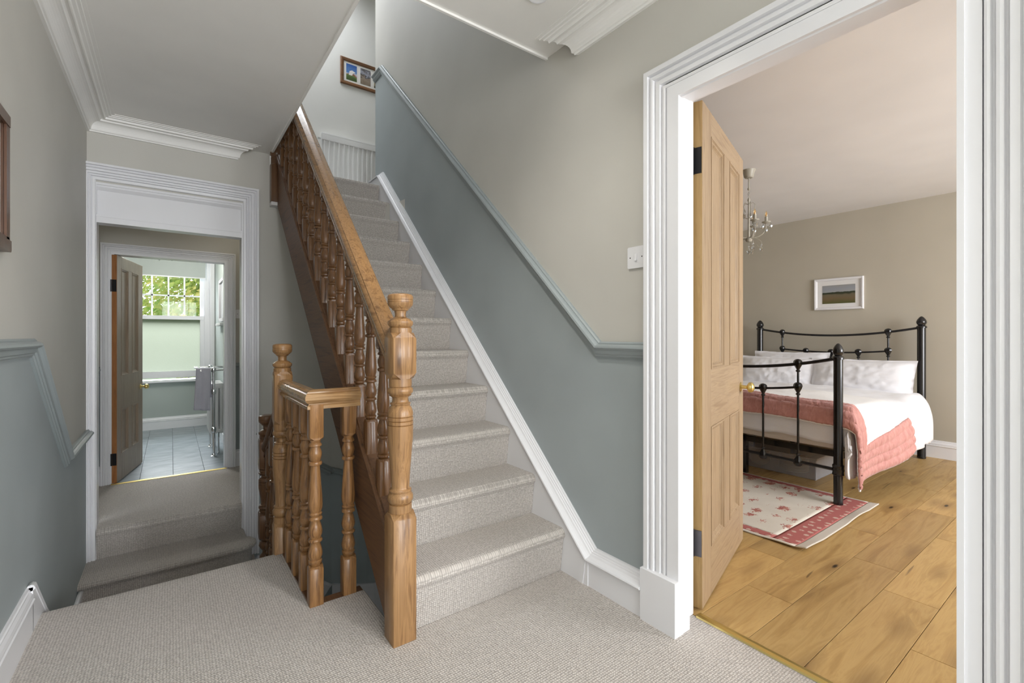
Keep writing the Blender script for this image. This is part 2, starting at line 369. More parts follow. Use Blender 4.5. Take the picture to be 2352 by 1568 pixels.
# ------------------------------------------------------------------ profiles
ARCH_D, DADO_D = 1.0, 1.45
def arcpts(cx, cy, r, a0, a1, n): return [(cx+r*cos(radians(a0+(a1-a0)*i/n)), cy+r*sin(radians(a0+(a1-a0)*i/n))) for i in range(n+1)]
ARCH = [(0, 0), (0, .041), (.003, .043), (.020, .043), (.023, .030), (.027, .029), (.030, .037), (.037, .039), (.043, .037), (.046, .026), (.050, .025), (.053, .032), (.068, .032), (.071, .020), (.075, .020), (.078, .027), (.084, .028), (.090, .027), (.093, .015), (.097, .015),
        (.100, .022), (.105, .023), (.110, .022), (.113, .010), (.117, .010), (.120, .017), (.138, .016), (.142, .012), (.142, 0)]
CORN = [(0, 0), (0, .092), (.013, .092), (.015, .084), (.022, .082), (.024, .076)]+[(.024+.040*(1-cos(radians(a))), .076-.042*sin(radians(a))) for a in (15, 30, 45, 60, 75, 90)]+[(.070, .034), (.073, .025), (.079, .021), (.088, .020), (.092, .026), (.097, .026), (.100, .014), (.113, .013), (.116, .008), (.128, .008), (.130, .003), (.146, .003), (.146, 0)]
ARCH = [(p_, max(.006, .043-(.043-q_)*ARCH_D) if q_ > 0 else 0) for p_, q_ in ARCH]
DADO = [(0, 0), (0, .008), (-.006, .012), (-.010, .012), (-.012, .018), (-.018, .024), (-.026, .026), (-.032, .022), (-.036, .016), (-.040, .015), (-.052, .014), (-.056, .010), (-.062, .010), (-.066, .006), (-.070, .006), (-.070, 0)]
DADO = [(p_, q_*DADO_D) for p_, q_ in DADO]
SKIRT = [(0, 0), (0, .018), (.104, .018), (.106, .023), (.112, .023), (.115, .019), (.124, .020), (.134, .017), (.142, .011), (.148, .011), (.150, .007), (.157, .006), (.157, 0)]
def skirt(name, path, fn, mat='white', sh=(0, 0), h=1.0):
    return struct(MB().sweep(path, [(p*h, q) for p, q in SKIRT], fn, sh).obj(name, mat))

# ------------------------------------------------------------------ landing floor and ceilings
fl = MB()
land = [(XL, HB), (XR, HB), (XR, .255), (1.655, .255), (1.655, 1.055), (XR, 1.055), (XR, Y0+.01), (.66, Y0+.01), (.66, 1.995), (.452, 1.995), (.452, 2.565), (XL, 2.565)]
fl.prism(land, XY(0), -.03, 0)
# rounded nosing of the landing where the short flight starts
fl.prism([(2.565, -.001), (2.590, -.003), (2.602, -.012), (2.602, -.026), (2.590, -.035), (2.565, -.035)], lambda y, z, x: (x, y, z), XL, .455)
fl.prism([(.655, -.001), (.672, -.003), (.680, -.012), (.676, -.026), (.655, -.03)], lambda x, z, y: (x, y, z), 1.64, 1.998)
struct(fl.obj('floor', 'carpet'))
struct(MB().prism([(XL, HB), (1.66, HB), (1.66, Y0+.01), (.655, Y0+.01), (.655, 1.99), (.45, 1.99), (.45, 2.56), (XL, 2.56)], XY(0), -.24, -.031).obj('floor_structure', 'white_m'))
ce = MB(); ce.prism([(XL, HB), (XR, HB), (XR, 1.762), (.613, 1.762), (.613, YD), (XL, YD)], XY(CZ), 0, .2)
struct(ce.obj('ceiling', 'ceiling'))
b = MB(); b.sweep([(XR, 1.762), (.613, 1.762), (.613, YD)], [(0, 0), (0, .010), (-.012, .010), (-.016, .006), (-.016, 0)], XYd(CZ)); struct(b.obj('trim_1', 'ceiling'))
# cornices
struct(MB().sweep([(.388, YD), (XL, YD), (XL, HB)], CORN, XYd(CZ), (-1, 0)).obj('trim_2', 'ceiling'))
struct(MB().sweep([(XR, HB), (XR, 1.545)], CORN, XYd(CZ), (0, 1)).obj('trim_3', 'ceiling'))

# ------------------------------------------------------------------ walls of the hall (two paint tones meet at the dado rail)
DL = [(HB, 1.05), (2.49, 1.05), (3.21, .47), (YD, .47)]                 # dado middle line, wall_left
w = MB(); fn = lambda y, z, q: (XL-q, y, z)
w.prism([(HB, -2.7), (YD, -2.7)]+DL[::-1], fn, 0, .1, 1); w.prism(DL+[(YD, CZ), (HB, CZ)], fn, 0, .1, 0)
struct(w.obj('wall_left', ['greige', 'grey']))
DRT = [(1.060, 1.04), (1.385, 1.04), (3.99, 1.04+(3.99-1.385)*SL), (4.19, 1.04+(3.99-1.385)*SL)]
w = MB(); fn = lambda y, z, q: (XR+q, y, z)
w.prism([(1.060, -2.7), (4.19, -2.7)]+DRT[::-1], fn, 0, .08, 1)
w.prism(DRT+[(4.19, 4.8), (-.30, 4.8), (-.30, 1.04), (.215, 1.04), (.215, 2.055), (1.060, 2.055)], fn, 0, .08, 0)
w.prism([(-.30, -.24), (.215, -.24), (.215, 1.04), (-.30, 1.04)], fn, 0, .08, 1)
w.prism([(HB, -.24), (-.30, -.24), (-.30, .65), (HB, .65)], fn, 0, .08, 1)
w.prism([(HB, 2.25), (-.30, 2.25), (-.30, 4.8), (HB, 4.8)], fn, 0, .08, 0)
w.prism([(HB, .65), (-2.45, .65), (-2.45, 2.25), (HB, 2.25)], fn, 0, .08, 0)
w.prism([(-.95, .65), (-.30, .65), (-.30, 2.25), (-.95, 2.25)], fn, 0, .08, 0)
struct(w.obj('wall_right', ['greige', 'grey']))
# far wall with the corridor opening and the rounded corner over the descending stairs
DF = [(.44, .41), (.62, .315), (1.07, -.01)]
w = MB(); fn = lambda x, z, q: (x, YD+q, z)
w.prism([(XL, -2.7), (-.40, -2.7), (-.40, CZ), (XL, CZ)], fn, 0, .1, 0)
w.prism([(-.40, 2.085), (.44, 2.085), (.44, .41), (.62, .315), (1.07, -.01), (1.07, 2.2), (.613, 2.2), (.613, CZ+.2), (-.40, CZ+.2)], fn, 0, .1, 0)
w.prism([(.44, -2.7), (1.07, -2.7), (1.07, -.01), (.62, .315), (.44, .41)], fn, 0, .1, 1)
arc = [(1.07+.45*sin(radians(a)), 3.52+.45*cos(radians(a))) for a in range(0, 91, 9)]
zs = lambda i: -.01-.028*i
for i in range(len(arc)-1):
    (xa, ya), (xb, yb) = arc[i], arc[i+1]
    w.add([(xa, ya, zs(i)), (xb, yb, zs(i+1)), (xb, yb, 2.2), (xa, ya, 2.2)], [(0, 1, 2, 3)], 0, True)
    w.add([(xa, ya, -2.7), (xb, yb, -2.7), (xb, yb, zs(i+1)), (xa, ya, zs(i))], [(0, 1, 2, 3)], 1, True)
struct(w.obj('wall_far', ['greige', 'grey'], recalc=False))
# wall behind the camera with its window opening
w = MB(); fn = lambda x, z, q: (x, HB-q, z)
for p in ([(XL, -.24), (XR+.1, -.24), (XR+.1, .55), (XL, .55)], [(XL, 2.3), (XR+.1, 2.3), (XR+.1, CZ+.1), (XL, CZ+.1)], [(XL, .55), (-.28, .55), (-.28, 2.3), (XL, 2.3)], [(1.28, .55), (XR+.1, .55), (XR+.1, 2.3), (1.28, 2.3)]): w.prism(p, fn, 0, .12)
struct(w.obj('wall_back', 'greige'))

# dado rails
struct(MB().sweep([(YD-.003, .505), (3.228, .505), (2.505, 1.088), (HB, 1.088)], [(-p, q) for p, q in DADO], YZp(XL)).obj('trim_4', 'dado'))
zt = 1.073+(3.997-1.401)*SL
struct(MB().sweep([(1.15, 1.073), (1.401, 1.073), (3.997, zt), (4.20, zt)], DADO, YZ(XR)).obj('trim_5', 'dado'))
struct(MB().sweep([(-.94, 1.073), (.105, 1.073)], DADO, YZ(XR)).obj('trim_18', 'dado'))
skirt('baseboard_hall', [(HB, 0), (.092, 0)], YZ(XR))
fd = MB(); fd.sweep([(.53, .385), (1.08, .005)], DADO, XZ(YD))
pts = [(1.08, 3.97, -.03)]+[(x, y, zs(i)+.0) for i, (x, y) in enumerate(arc)]
fd.tube([(x-.006*sin(radians(9*i)), y-.012, z) for i, (x, y, z) in enumerate(pts)], .024, 8); struct(fd.obj('trim_6', 'dado'))
# skirting boards of the hall
struct(MB().prism([(1.155, 0), (1.47, 0), (1.45, .113), (1.155, .113)], YZ(XR), 0, .044).obj('baseboard_right', 'white'))
skirt('baseboard_left', [(HB, 0), (2.445, 0)], YZp(XL), h=1.06)
b = MB(); fn = YZp(XL)
b.prism([(2.44, 0), (2.44, .165), (2.47, .165), (2.66, -.02), (3.1, -.38), (3.1, -.55), (2.6, -.2), (2.6, -.05), (2.565, 0)], fn, 0, .018); b.tube([(XL+.012, 2.44, .163), (XL+.012, 2.47, .163), (XL+.012, 2.66, -.02), (XL+.012, 3.1, -.38), (XL+.012, 3.66, -.38)], .012, 8)
b.prism([(3.1, -.38), (3.66, -.38), (3.66, -.56), (3.1, -.56)], fn, 0, .018)
struct(b.obj('baseboard_stair', 'white'))
b = MB(); b.sweep([(.53, -.56), (.62, -.62), (1.07, -.95)], [(0, 0), (0, .02), (-.02, .02), (-.024, .014), (-.5, .014), (-.5, 0)], XZ(YD))
for i in range(len(arc)-1):
    (xa, ya), (xb, yb) = arc[i], arc[i+1]; s_ = .965; za, zb = [-.95-.045*sin(pi*min(1, j/7)) for j in (i, i+1)]
    A = lambda x, y, o: (1.07+(x-1.07)*(1-o), 3.52+(y-3.52)*(1-o))
    a2, b2 = A(xa, ya, .035), A(xb, yb, .035)
    b.add([(*a2, -1.5), (*b2, -1.5), (*b2, zb), (*a2, za)], [(0, 1, 2, 3)], 0, True); b.add([(*a2, za), (*b2, zb), (xb, yb, zb), (xa, ya, za)], [(0, 1, 2, 3)])
struct(b.obj('baseboard_far', 'white', recalc=False))

# ------------------------------------------------------------------ bedroom door frame (trim), opening in wall_right
b = MB(); b.sweep([(1.148, .195), (1.148, 2.116), (.103, 2.116), (.103, .195)], ARCH, YZ(XR)); struct(b.obj('trim_7', 'white'))
b = MB(); b.prism([(1.155, 0), (1.155, .20), (1.0, .20), (1.0, 0)], YZ(XR), 0, .052); b.prism([(.248, 0), (.248, .20), (.09, .20), (.09, 0)], YZ(XR), 0, .052); struct(b.obj('trim_8', 'white'))
b = MB()
b.prism([(1.060, 0), (1.060, 2.055), (.216, 2.055), (.216, 0), (.246, 0), (.246, 2.022), (1.049, 2.022), (1.049, 0)], lambda y, z, q: (q, y, z), 1.50, 1.662)
b.prism([(1.050, 0), (1.050, 2.024), (.245, 2.024), (.245, 0), (.258, 0), (.258, 1.978), (1.002, 1.978), (1.002, 0)], lambda y, z, q: (q, y, z), 1.492, 1.565)
struct(b.obj('trim_9', 'white'))
b = MB(); b.sweep([(.255, 0), (1.03, 0)], [(.0, 0), (.0, .004), (.010, .009), (.022, .010), (.034, .006), (.036, 0)], lambda u, p, q: (1.650-p+.036, u, q)); struct(b.obj('trim_10', 'brass'))

# ------------------------------------------------------------------ panelled doors
def hinge_part(root, mat, w, t, z, side):
    h = MB(); h.box(-.003, .0, -.034*side if side < 0 else .0, 0 if side < 0 else .034, z-.05, z+.05)
    return h
def leaf(root, w, h, t, lp, rp, up, low, mats, z0):
    """framed leaf in local space: x along the width from the hinge, y thickness 0..t, z from the floor; face with panels on both sides"""
    ms, mr, mp, me_ = mats
    def part(name, x0, x1, za, zb, m, ch=.0015):
        MB().box(x0, x1, 0, t, za, zb, 0, ch).obj(name, m, root, local=True)
    part('stile', 0.0005, lp[0], z0, z0+h, ms); part('stile', rp[1], w, z0, z0+h, ms)
    MB().box(-.0015, .0005, .0015, t-.0015, z0+.001, z0+h-.001).obj('hinge_edge', me_, root, local=True)
    for za, zb in ((z0, low[0]), (low[1], up[0]), (up[1], z0+h)): part('rail', lp[0], rp[1], za, zb, mr)
    for za, zb in (low, up): part('muntin', lp[1], rp[0], za, zb, ms)
    for xa, xb in (lp, rp):
        for za, zb in (low, up):
            o = MB().box(xa, xb, t*.36, t*.64, za, zb).obj('panel', mp, root, local=True)
            mo = MB(); mpf = [(0, -.002), (.0, .002), (.006, .003), (.010, -.003), (.016, -.004), (.022, -.011), (.026, -.013), (.026, -.016), (0, -.016)]
            for sgn in (0, 1):
                f = (lambda x, z, q: (x, -q, z)) if sgn == 0 else (lambda x, z, q: (x, t+q, z))
                for pth in ([(xa, za), (xb, za)], [(xb, za), (xb, zb)], [(xb, zb), (xa, zb)], [(xa, zb), (xa, za)]): mo.sweep(pth, mpf, f, ((1, -1)))
            mo.obj('panel_moulding', ms, root, local=True)
def knob(root, x, y, z, dirv, mat='brass', r=.026, plate=True):
    rot = Matrix.Translation((x, y, z)) @ (Matrix.Rotation(pi/2, 4, 'X') if dirv < 0 else Matrix.Rotation(-pi/2, 4, 'X'))
    k = MB().lathe([(0, .024), (.003, .024), (.005, .020), (.006, .010), (.030, .009), (.034, .016), (.040, r), (.052, r+.001), (.060, r-.004), (.065, .012), (.066, .001)], 0, 0, 20, mat=rot)
    return k.obj('door_knob', mat, root, local=True)
def hinges(root, t, zs_, mat):
    for z in zs_:
        h = MB().box(-.004, -.001, .001, t-.006, z-.052, z+.052).box(-.012, -.003, -.030, -.002, z-.052, z+.052)
        h.tube([(-.007, -.001, z-.054), (-.007, -.001, z+.054)], .006, 8); h.obj('hinge', mat, root, local=True)

# bedroom door, standing open into the bedroom; local y=0 is the face turned to the hall
ang = math.atan2(.288, .9576)
d1 = thing('door_1', (1.706, 1.036, 0), rotz=ang); struct(d1, 'stripped pine four panel door with brass knob standing open into the bedroom', 'door')
leaf(d1, .80, 2.03, .038, (.135, .365), (.482, .70), (.957, 1.938), (.212, .715), ('door', 'door_x', 'door', 'door_edge'), .008)
knob(d1, .735, 0, .83, -1)
for z in (1.80, .268):
    h = MB().box(-.0045, -.0015, .003, .030, z-.052, z+.052).tube([(-.006, .036, z-.054), (-.006, .036, z+.054)], .0065, 8).box(-.030, -.008, .037, .040, z-.052, z+.052)
    h.obj('hinge', 'hinge' if z > 1 else 'steel', d1, local=True)

# ------------------------------------------------------------------ far opening: architrave with boarded fanlight
b = MB(); b.sweep([(-.489, HL), (-.489, 2.197), (.535, 2.197), (.535, HL)], [(-p*.72, q) for p, q in ARCH], XZ(YD)); struct(b.obj('trim_11', 'white'))
b = MB(); b.prism([(-.402, HL), (-.402, 2.085), (.442, 2.085), (.442, HL), (.424, HL), (.424, 2.07), (-.384, 2.07), (-.384, HL)], lambda x, z, q: (x, q, z), YD, YD+.12); struct(b.obj('trim_12', 'white'))
b = MB(); b.box(-.384, .424, YD+.03, YD+.05, 1.86, 2.07).box(-.384, .424, YD-.006, YD+.09, 1.825, 1.862).box(-.384, .424, YD-.010, YD+.02, 1.862, 1.876)
b.sweep([(-.384, 2.07), (.424, 2.07)], [(0, 0), (0, -.02), (-.012, -.02), (-.03, -.005), (-.03, 0)], lambda x, z, q: (x, YD+.03+q, z)); struct(b.obj('trim_13', 'white'))

# ------------------------------------------------------------------ rear corridor
cor = MB(); cor.box(-.5, .75, YD+.02, 5.1, CF-.1, CF); struct(cor.obj('floor_corridor', 'carpet'))
w = MB(); fn = lambda y, z, q: (-.5-q, y, z); w.prism([(YD+.1, CF), (5.1, CF), (5.1, .80), (YD+.1, .80)], fn, 0, .1, 1); w.prism([(YD+.1, .80), (5.1, .80), (5.1, 2.25), (YD+.1, 2.25)], fn, 0, .1, 0)
fn = lambda y, z, q: (.75+q, y, z); w.prism([(YD+.1, CF), (5.1, CF), (5.1, .80), (YD+.1, .80)], fn, 0, .1, 1); w.prism([(YD+.1, .80), (5.1, .80), (5.1, 2.25), (YD+.1, 2.25)], fn, 0, .1, 0)
struct(w.obj('wall_corridor', ['greige', 'grey']))
struct(MB().box(-.6, .85, YD+.1, 5.2, 2.25, 2.33).obj('ceiling_corridor', 'ceiling'))
w = MB(); fn = lambda x, z, q: (x, 5.1+q, z)
w.prism([(-.5, CF), (-.41, CF), (-.41, .80), (-.5, .80)], fn, 0, .1, 1); w.prism([(-.5, .80), (-.41, .80), (-.41, 1.80), (.43, 1.80), (.43, .80), (.75, .80), (.75, 2.25), (-.5, 2.25)], fn, 0, .1, 0); w.prism([(.43, CF), (.75, CF), (.75, .80), (.43, .80)], fn, 0, .1, 1)
struct(w.obj('wall_bathroom_door', ['greige', 'grey']))
b = MB(); b.sweep([(-.468, CF), (-.468, 1.866), (.494, 1.866), (.494, CF)], [(-p*.62, q*.8) for p, q in ARCH], XZ(5.1)); struct(b.obj('trim_14', 'white'))
b = MB(); b.prism([(-.412, CF), (-.412, 1.81), (.432, 1.81), (.432, CF), (.405, CF), (.405, 1.778), (-.385, 1.778), (-.385, CF)], lambda x, z, q: (x, q, z), 5.085, 5.215); struct(b.obj('trim_15', 'white'))
b = MB(); b.sweep([(-.40, 0), (.42, 0)], [(.0, 0), (.0, .004), (.008, .008), (.022, .008), (.030, .003), (.030, 0)], lambda u, p, q: (u, 5.05+p, CF+q)); struct(b.obj('trim_16', 'brass'))
b = MB(); b.sweep([(.494, .84), (.75, .84)], DADO, XZ(5.1)); b.sweep([(-.5, .84), (-.468, .84)], DADO, XZ(5.1)); b.sweep([(5.1, .84), (YD+.1, .84)], [(-p, q) for p, q in DADO], YZp(-.5)); struct(b.obj('trim_17', 'dado'))
b = MB(); b.sweep([(.494, CF), (.75, CF)], SKIRT, XZ(5.1)); b.sweep([(-.5, CF), (-.468, CF)], SKIRT, XZ(5.1)); b.sweep([(YD+.1, CF), (5.1, CF)], SKIRT, YZp(-.5)); struct(b.obj('baseboard_corridor', 'white'))

# ------------------------------------------------------------------ bathroom
bw = MB(); bw.box(-1.5, .5, 5.2, 5.22, CF, 2.3) if False else None
BY = 7.7; BXR = .5; BCZ = 2.32
fb = MB().box(-1.5, BXR, 5.06, BY, CF-.1, CF-.006); fb = struct(fb.obj('floor_bathroom', 'grout'))
tw, tl = .2335, .455; tm = MB().box(.0015, tw-.0015, .0015, tl-.0015, -.006, .0, 0, .0012).mesh('tile', 'tile')
for ci in range(-6, 3):
    xo = .0165+ci*tw; st = 5.31 if ci % 2 == 0 else 5.31
    for k in range(-1, 6):
        yo = st+(k)*tl-(0 if ci % 2 else tl*.0)
        if xo+tw > BXR+.02+tw or yo+tl < 5.08 or yo > BY-.05: continue
        sx = 1 if xo+tw <= BXR else max(.05, (BXR-xo)/tw); ya = max(yo, 5.075); yb = min(yo+tl, BY)
        inst(tm, 'tile', fb, (xo, ya, CF), None, (sx, (yb-ya)/tl, 1))
WX0, WX1, WZ0, WZ1 = -.50, .445, .50, 2.22     # window opening
w = MB(); fn = lambda x, z, q: (x, BY+q, z)
w.prism([(-1.5, CF), (BXR+.1, CF), (BXR+.1, WZ0), (-1.5, WZ0)], fn, 0, .3); w.prism([(-1.5, WZ1), (BXR+.1, WZ1), (BXR+.1, BCZ), (-1.5, BCZ)], fn, 0, .3)
w.prism([(-1.5, WZ0), (WX0, WZ0), (WX0, WZ1), (-1.5, WZ1)], fn, 0, .3); w.prism([(WX1, WZ0), (BXR+.1, WZ0), (BXR+.1, WZ1), (WX1, WZ1)], fn, 0, .3)
struct(w.obj('wall_bathroom_far', 'bathwall'))
struct(MB().box(BXR, BXR+.12, 5.2, BY, CF, BCZ).obj('wall_bathroom_right', 'bathwall'))
struct(MB().box(-1.62, -1.5, 5.2, BY, CF, BCZ).obj('wall_bathroom_left', 'bathwall'))
w = MB(); fn = lambda x, z, q: (x, 5.2+q, z); w.prism([(-1.5, CF), (-.41, CF), (-.41, 1.80), (.43, 1.80), (.43, CF), (BXR, CF), (BXR, BCZ), (-1.5, BCZ)], fn, 0, .012); struct(w.obj('wall_bathroom_near', 'bathwall'))
struct(MB().box(-1.6, BXR+.1, 5.2, BY+.1, BCZ, BCZ+.08).obj('ceiling_bathroom', 'ceiling'))
b = MB(); b.sweep([(-1.5, CF), (BXR, CF)], SKIRT, XZ(BY)); b.sweep([(BY, CF), (5.22, CF)], [(-p, q) for p, q in SKIRT], lambda y, z, q: (BXR-q, y, 2*CF-z) if False else (BXR-q, y, z)) if False else None
b.sweep([(5.22, CF), (BY, CF)], SKIRT, YZ(BXR)); struct(b.obj('baseboard_bathroom', 'white'))
# sash window
win = thing('window_1', (WX0, BY, WZ0)); struct(win, 'white sash window with small clear panes above a frosted pane', 'window')
fr = MB(); fr.box(WX0, WX1, BY+.02, BY+.14, WZ1-.05, WZ1); fr.box(WX0, WX0+.07, BY+.02, BY+.14, WZ0, WZ1); fr.box(WX1-.07, WX1, BY+.02, BY+.14, WZ0, WZ1)
fr.box(WX1-.005, WX1+.05, BY-.022, BY+.02, WZ0-.02, WZ1+.04, 0, .004); fr.box(WX0-.05, WX0+.005, BY-.022, BY+.02, WZ0-.02, WZ1+.04, 0, .004); fr.obj('window_frame', 'white', win)
GX0, GX1 = -.378, .327
up_s = MB(); up_s.box(GX1, GX1+.046, BY+.085, BY+.125, 1.335, WZ1-.04); up_s.box(GX0-.046, GX0, BY+.085, BY+.125, 1.335, WZ1-.04); up_s.box(GX0-.046, GX1+.046, BY+.085, BY+.125, 2.13, WZ1-.04); up_s.box(GX0-.046, GX1+.046, BY+.085, BY+.125, 1.32, 1.362); up_s = up_s.obj('upper_sash', 'white', win)
lo_s = MB(); lo_s.box(GX1, GX1+.046, BY+.04, BY+.08, .53, 1.365); lo_s.box(GX0-.046, GX0, BY+.04, BY+.08, .53, 1.365); lo_s.box(GX0-.046, GX1+.046, BY+.035, BY+.08, 1.315, 1.366); lo_s.box(GX0-.046, GX1+.046, BY+.04, BY+.08, .53, .617); lo_s = lo_s.obj('lower_sash', 'white', win)
cw = (GX1-GX0)/4; zr = [1.362, 1.640, 1.918, 2.13]
for i in (1, 2, 3): MB().box(GX0+cw*i-.009, GX0+cw*i+.009, BY+.09, BY+.12, 1.362, 2.13).obj('glazing_bar', 'white', up_s)
for z in zr[1:3]: MB().box(GX0, GX1, BY+.09, BY+.12, z-.009, z+.009).obj('glazing_bar', 'white', up_s)
for i in range(4):
    for j in range(3): MB().box(GX0+cw*i, GX0+cw*(i+1), BY+.103, BY+.107, zr[j], zr[j+1]).obj('pane', 'glass', up_s)
MB().box(GX0, GX1, BY+.058, BY+.062, .617, 1.315).obj('frosted_pane', 'frosted', lo_s)
MB().box(WX0-.06, WX1+.055, BY-.05, BY+.06, .475, .50, 0, .006).obj('window_sill', 'white', win)
MB().box(.10, .16, BY+.028, BY+.05, 1.366, 1.378).tube([(.115, BY+.04, 1.378), (.15, BY+.04, 1.388)], .006, 8).obj('sash_lock', 'brass', win)
MB().lathe([(0, .012), (.02, .012), (.03, .003)], mat=Matrix.Translation((.30, BY+.035, .575)) @ Matrix.Rotation(pi/2, 4, 'X')).obj('sash_knob', 'brass', win)
bl = thing('roller_blind', (.0, BY-.03, 2.16), 'pale sage roller blind rolled down over the top of the bathroom window', 'blind')
b = MB(); b.grid(20, 12, lambda u, v: (-.55+.935*u, BY-.034+.003*sin(v*3), 1.885+.30*v)); b.obj('blind_cloth', 'blind', bl)
MB().tube([(-.56, BY-.03, 2.195), (.395, BY-.03, 2.195)], .02, 10).obj('roller', 'white', bl); MB().box(-.55, .385, BY-.040, BY-.030, 1.878, 1.892).obj('bottom_bar', 'white', bl)
MB().tube([(.405, BY-.045, 2.19), (.405, BY-.047, 1.75), (.408, BY-.047, 1.41)], .003, 6).obj('cord', 'plastic', bl)
# bathroom door
d2 = thing('door_2', (-.362, 5.075, CF+.005), rotz=math.atan2(.975, .20)); struct(d2, 'aged pine four panel door with dark brass knob standing open into the bathroom', 'door')
leaf(d2, .70, 1.905, .036, (.105, .285), (.385, .565), (.89, 1.81), (.225, .605), ('door2', 'door2', 'door2', 'door2_edge'), .003)
knob(d2, .635, 0, .745, -1, r=.023); knob(d2, .635, .036, .745, 1, r=.023)
for z in (1.65, .20): MB().box(-.004, -.0016, .003, .030, z-.05, z+.05).tube([(-.006, .036, z-.05), (-.006, .036, z+.05)], .006, 8).obj('hinge', 'hinge', d2, local=True)
# towel radiator
tr = thing('towel_radiator', (.355, 5.9, CF), 'chrome towel rail with white column radiator standing by the bathroom wall', 'towel rail')
for y in (5.66, 6.17):
    b = MB(); b.lathe([(CF, .030), (CF+.006, .030), (CF+.010, .018), (CF+.022, .014), (CF+.03, .013)]+[(z+dz, r) for z in (.13, .52) for dz, r in ((-.03, .013), (-.026, .019), (0, .024), (.026, .019), (.03, .013))]+[(.72, .013), (.725, .020), (.745, .024), (.765, .020), (.772, .004)], .355, y, 16); b.obj('leg', 'chrome', tr)
    MB().tube([(.497, y, .745), (.205, y, .745)], .012, 10).lathe([(0, .026), (.012, .026), (.014, .012)], mat=Matrix.Translation((.499, y, .745)) @ Matrix.Rotation(-pi/2, 4, 'Y')).obj('top_arm', 'chrome', tr)
for x in (.25, .355): MB().tube([(x, 5.64, .745), (x, 6.19, .745)], .012, 10).obj('top_rail', 'chrome', tr)
for z in (.13, .52): MB().tube([(.355, 5.66, z), (.355, 6.17, z)], .011, 10).obj('cross_rail', 'chrome', tr)
for i in range(6):
    y = 5.745+i*.068; b = MB()
    for x in (.338, .385, .432): b.tube([(x, y, .10), (x, y, .16), (x, y, .50), (x, y, .56)], [.022, .019, .019, .022], 10)
    b.box(.322, .450, y-.026, y+.026, .545, .60, 0, .014).box(.322, .450, y-.026, y+.026, .075, .125, 0, .014); b.obj('radiator_column', 'enamel', tr)
for y_ in (6.12, 5.72): MB().tube([(.40, y_, CF), (.40, y_, .09)], .010, 8).obj('pipe', 'chrome', tr)
def towel_fn(u, v):
    x = .205+.125*u; w_ = sin(u*11+.6)
    if v < .46: q = (.46-v)/.46; y = 5.640-.010*w_*q-.012*q+.006*noise.noise(Vector((u*4, v*6, 2))); z = .762-.41*q-.02*q*u; x += .012*(u-.5)*q-.016*q
    elif v < .54: a = (v-.46)/.08*pi; y = 5.66-.020*cos(a); z = .757+.012*sin(a)
    else: q = (v-.54)/.46; y = 5.682+.012*w_*q+.02*q; z = .762-.30*q; x += .010*q
    return (x, y, z)
t_o = MB().grid(16, 40, towel_fn).obj('hand_towel', 'towel'); md = t_o.modifiers.new('thick', 'SOLIDIFY'); md.thickness = .008; tag(t_o, 'pale lilac hand towel draped over the chrome towel rail', 'towel')
# mirror on the right bathroom wall
mi = thing('wall_mirror', (BXR, 6.5, 1.25), 'white framed mirror hanging on the wall beside the bathroom window', 'mirror')
MB().box(BXR-.008, BXR-.002, 6.22, 6.78, 1.30, 1.74).obj('mirror_glass', 'mirror', mi)
b = MB()
for (ya, yb, za, zb) in ((6.18, 6.82, 1.735, 1.775), (6.18, 6.82, 1.265, 1.305), (6.18, 6.225, 1.265, 1.775), (6.775, 6.82, 1.265, 1.775)): b.box(BXR-.022, BXR-.001, ya, yb, za, zb, 0, .004)
b.obj('mirror_frame', 'white', mi)
MB().box(BXR-.055, BXR-.001, 6.16, 6.84, 1.215, 1.245, 0, .004).obj('mirror_ledge', 'white', mi)
# chrome ceiling light in the bathroom
cl = thing('bathroom_ceiling_light', (-.08, 6.4, BCZ), 'chrome ceiling light with curved arms and clear glass bowls in the bathroom', 'light')
MB().lathe([(BCZ-.05, .02), (BCZ-.04, .05), (BCZ-.012, .06), (BCZ-.001, .06)], -.08, 6.4).tube([(-.08, 6.4, BCZ-.05), (-.08, 6.4, 2.05)], .008, 8).lathe([(2.02, .003), (2.03, .022), (2.06, .024), (2.08, .009)], -.08, 6.4).obj('ceiling_stem', 'chrome', cl)
for k in range(4):
    a = radians(15+90*k); pts = []
    for i in range(13):
        s = i/12; rr = .02+.15*s; zz = 2.04-.115*sin(s*pi)+.02*s; pts.append((-.08+rr*cos(a), 6.4+rr*sin(a), zz))
    MB().tube(pts, .005, 8).lathe([(2.045, .004), (2.05, .016), (2.07, .018), (2.09, .012)], -.08+.17*cos(a), 6.4+.17*sin(a), 14).obj('arm', 'chrome', cl)
    MB().lathe([(2.07, .012), (2.075, .030), (2.10, .044), (2.15, .050), (2.16, .048)], -.08+.17*cos(a), 6.4+.17*sin(a), 16).obj('glass_bowl', 'shade_glass', cl)

# ------------------------------------------------------------------ staircase
def round_step(k, x0, x1):
    y = Y0+(k-1)*G; zt_ = k*R_; zb = (k-1)*R_; n = .029
    return [(y, zb), (y-.003, zb+.012), (y-.020, zt_-.050)]+arcpts(y-n+.026, zt_-.028, .028, 190, 92, 8)+[(y+.006, zt_), (y+G+.02, zt_), (y+G+.02, zt_-.05), (y+.03, zb-.0)]
st = thing('staircase', (1.08, Y0, 0), 'carpeted pine staircase climbing along the grey wall with turned balusters and newel', 'staircase')
for k in range(1, 13):
    b = MB(); b.prism(round_step(k, 0, 0), lambda y, z, x: (x, y, z), .69, 1.472); b.obj('step', 'carpet', st)
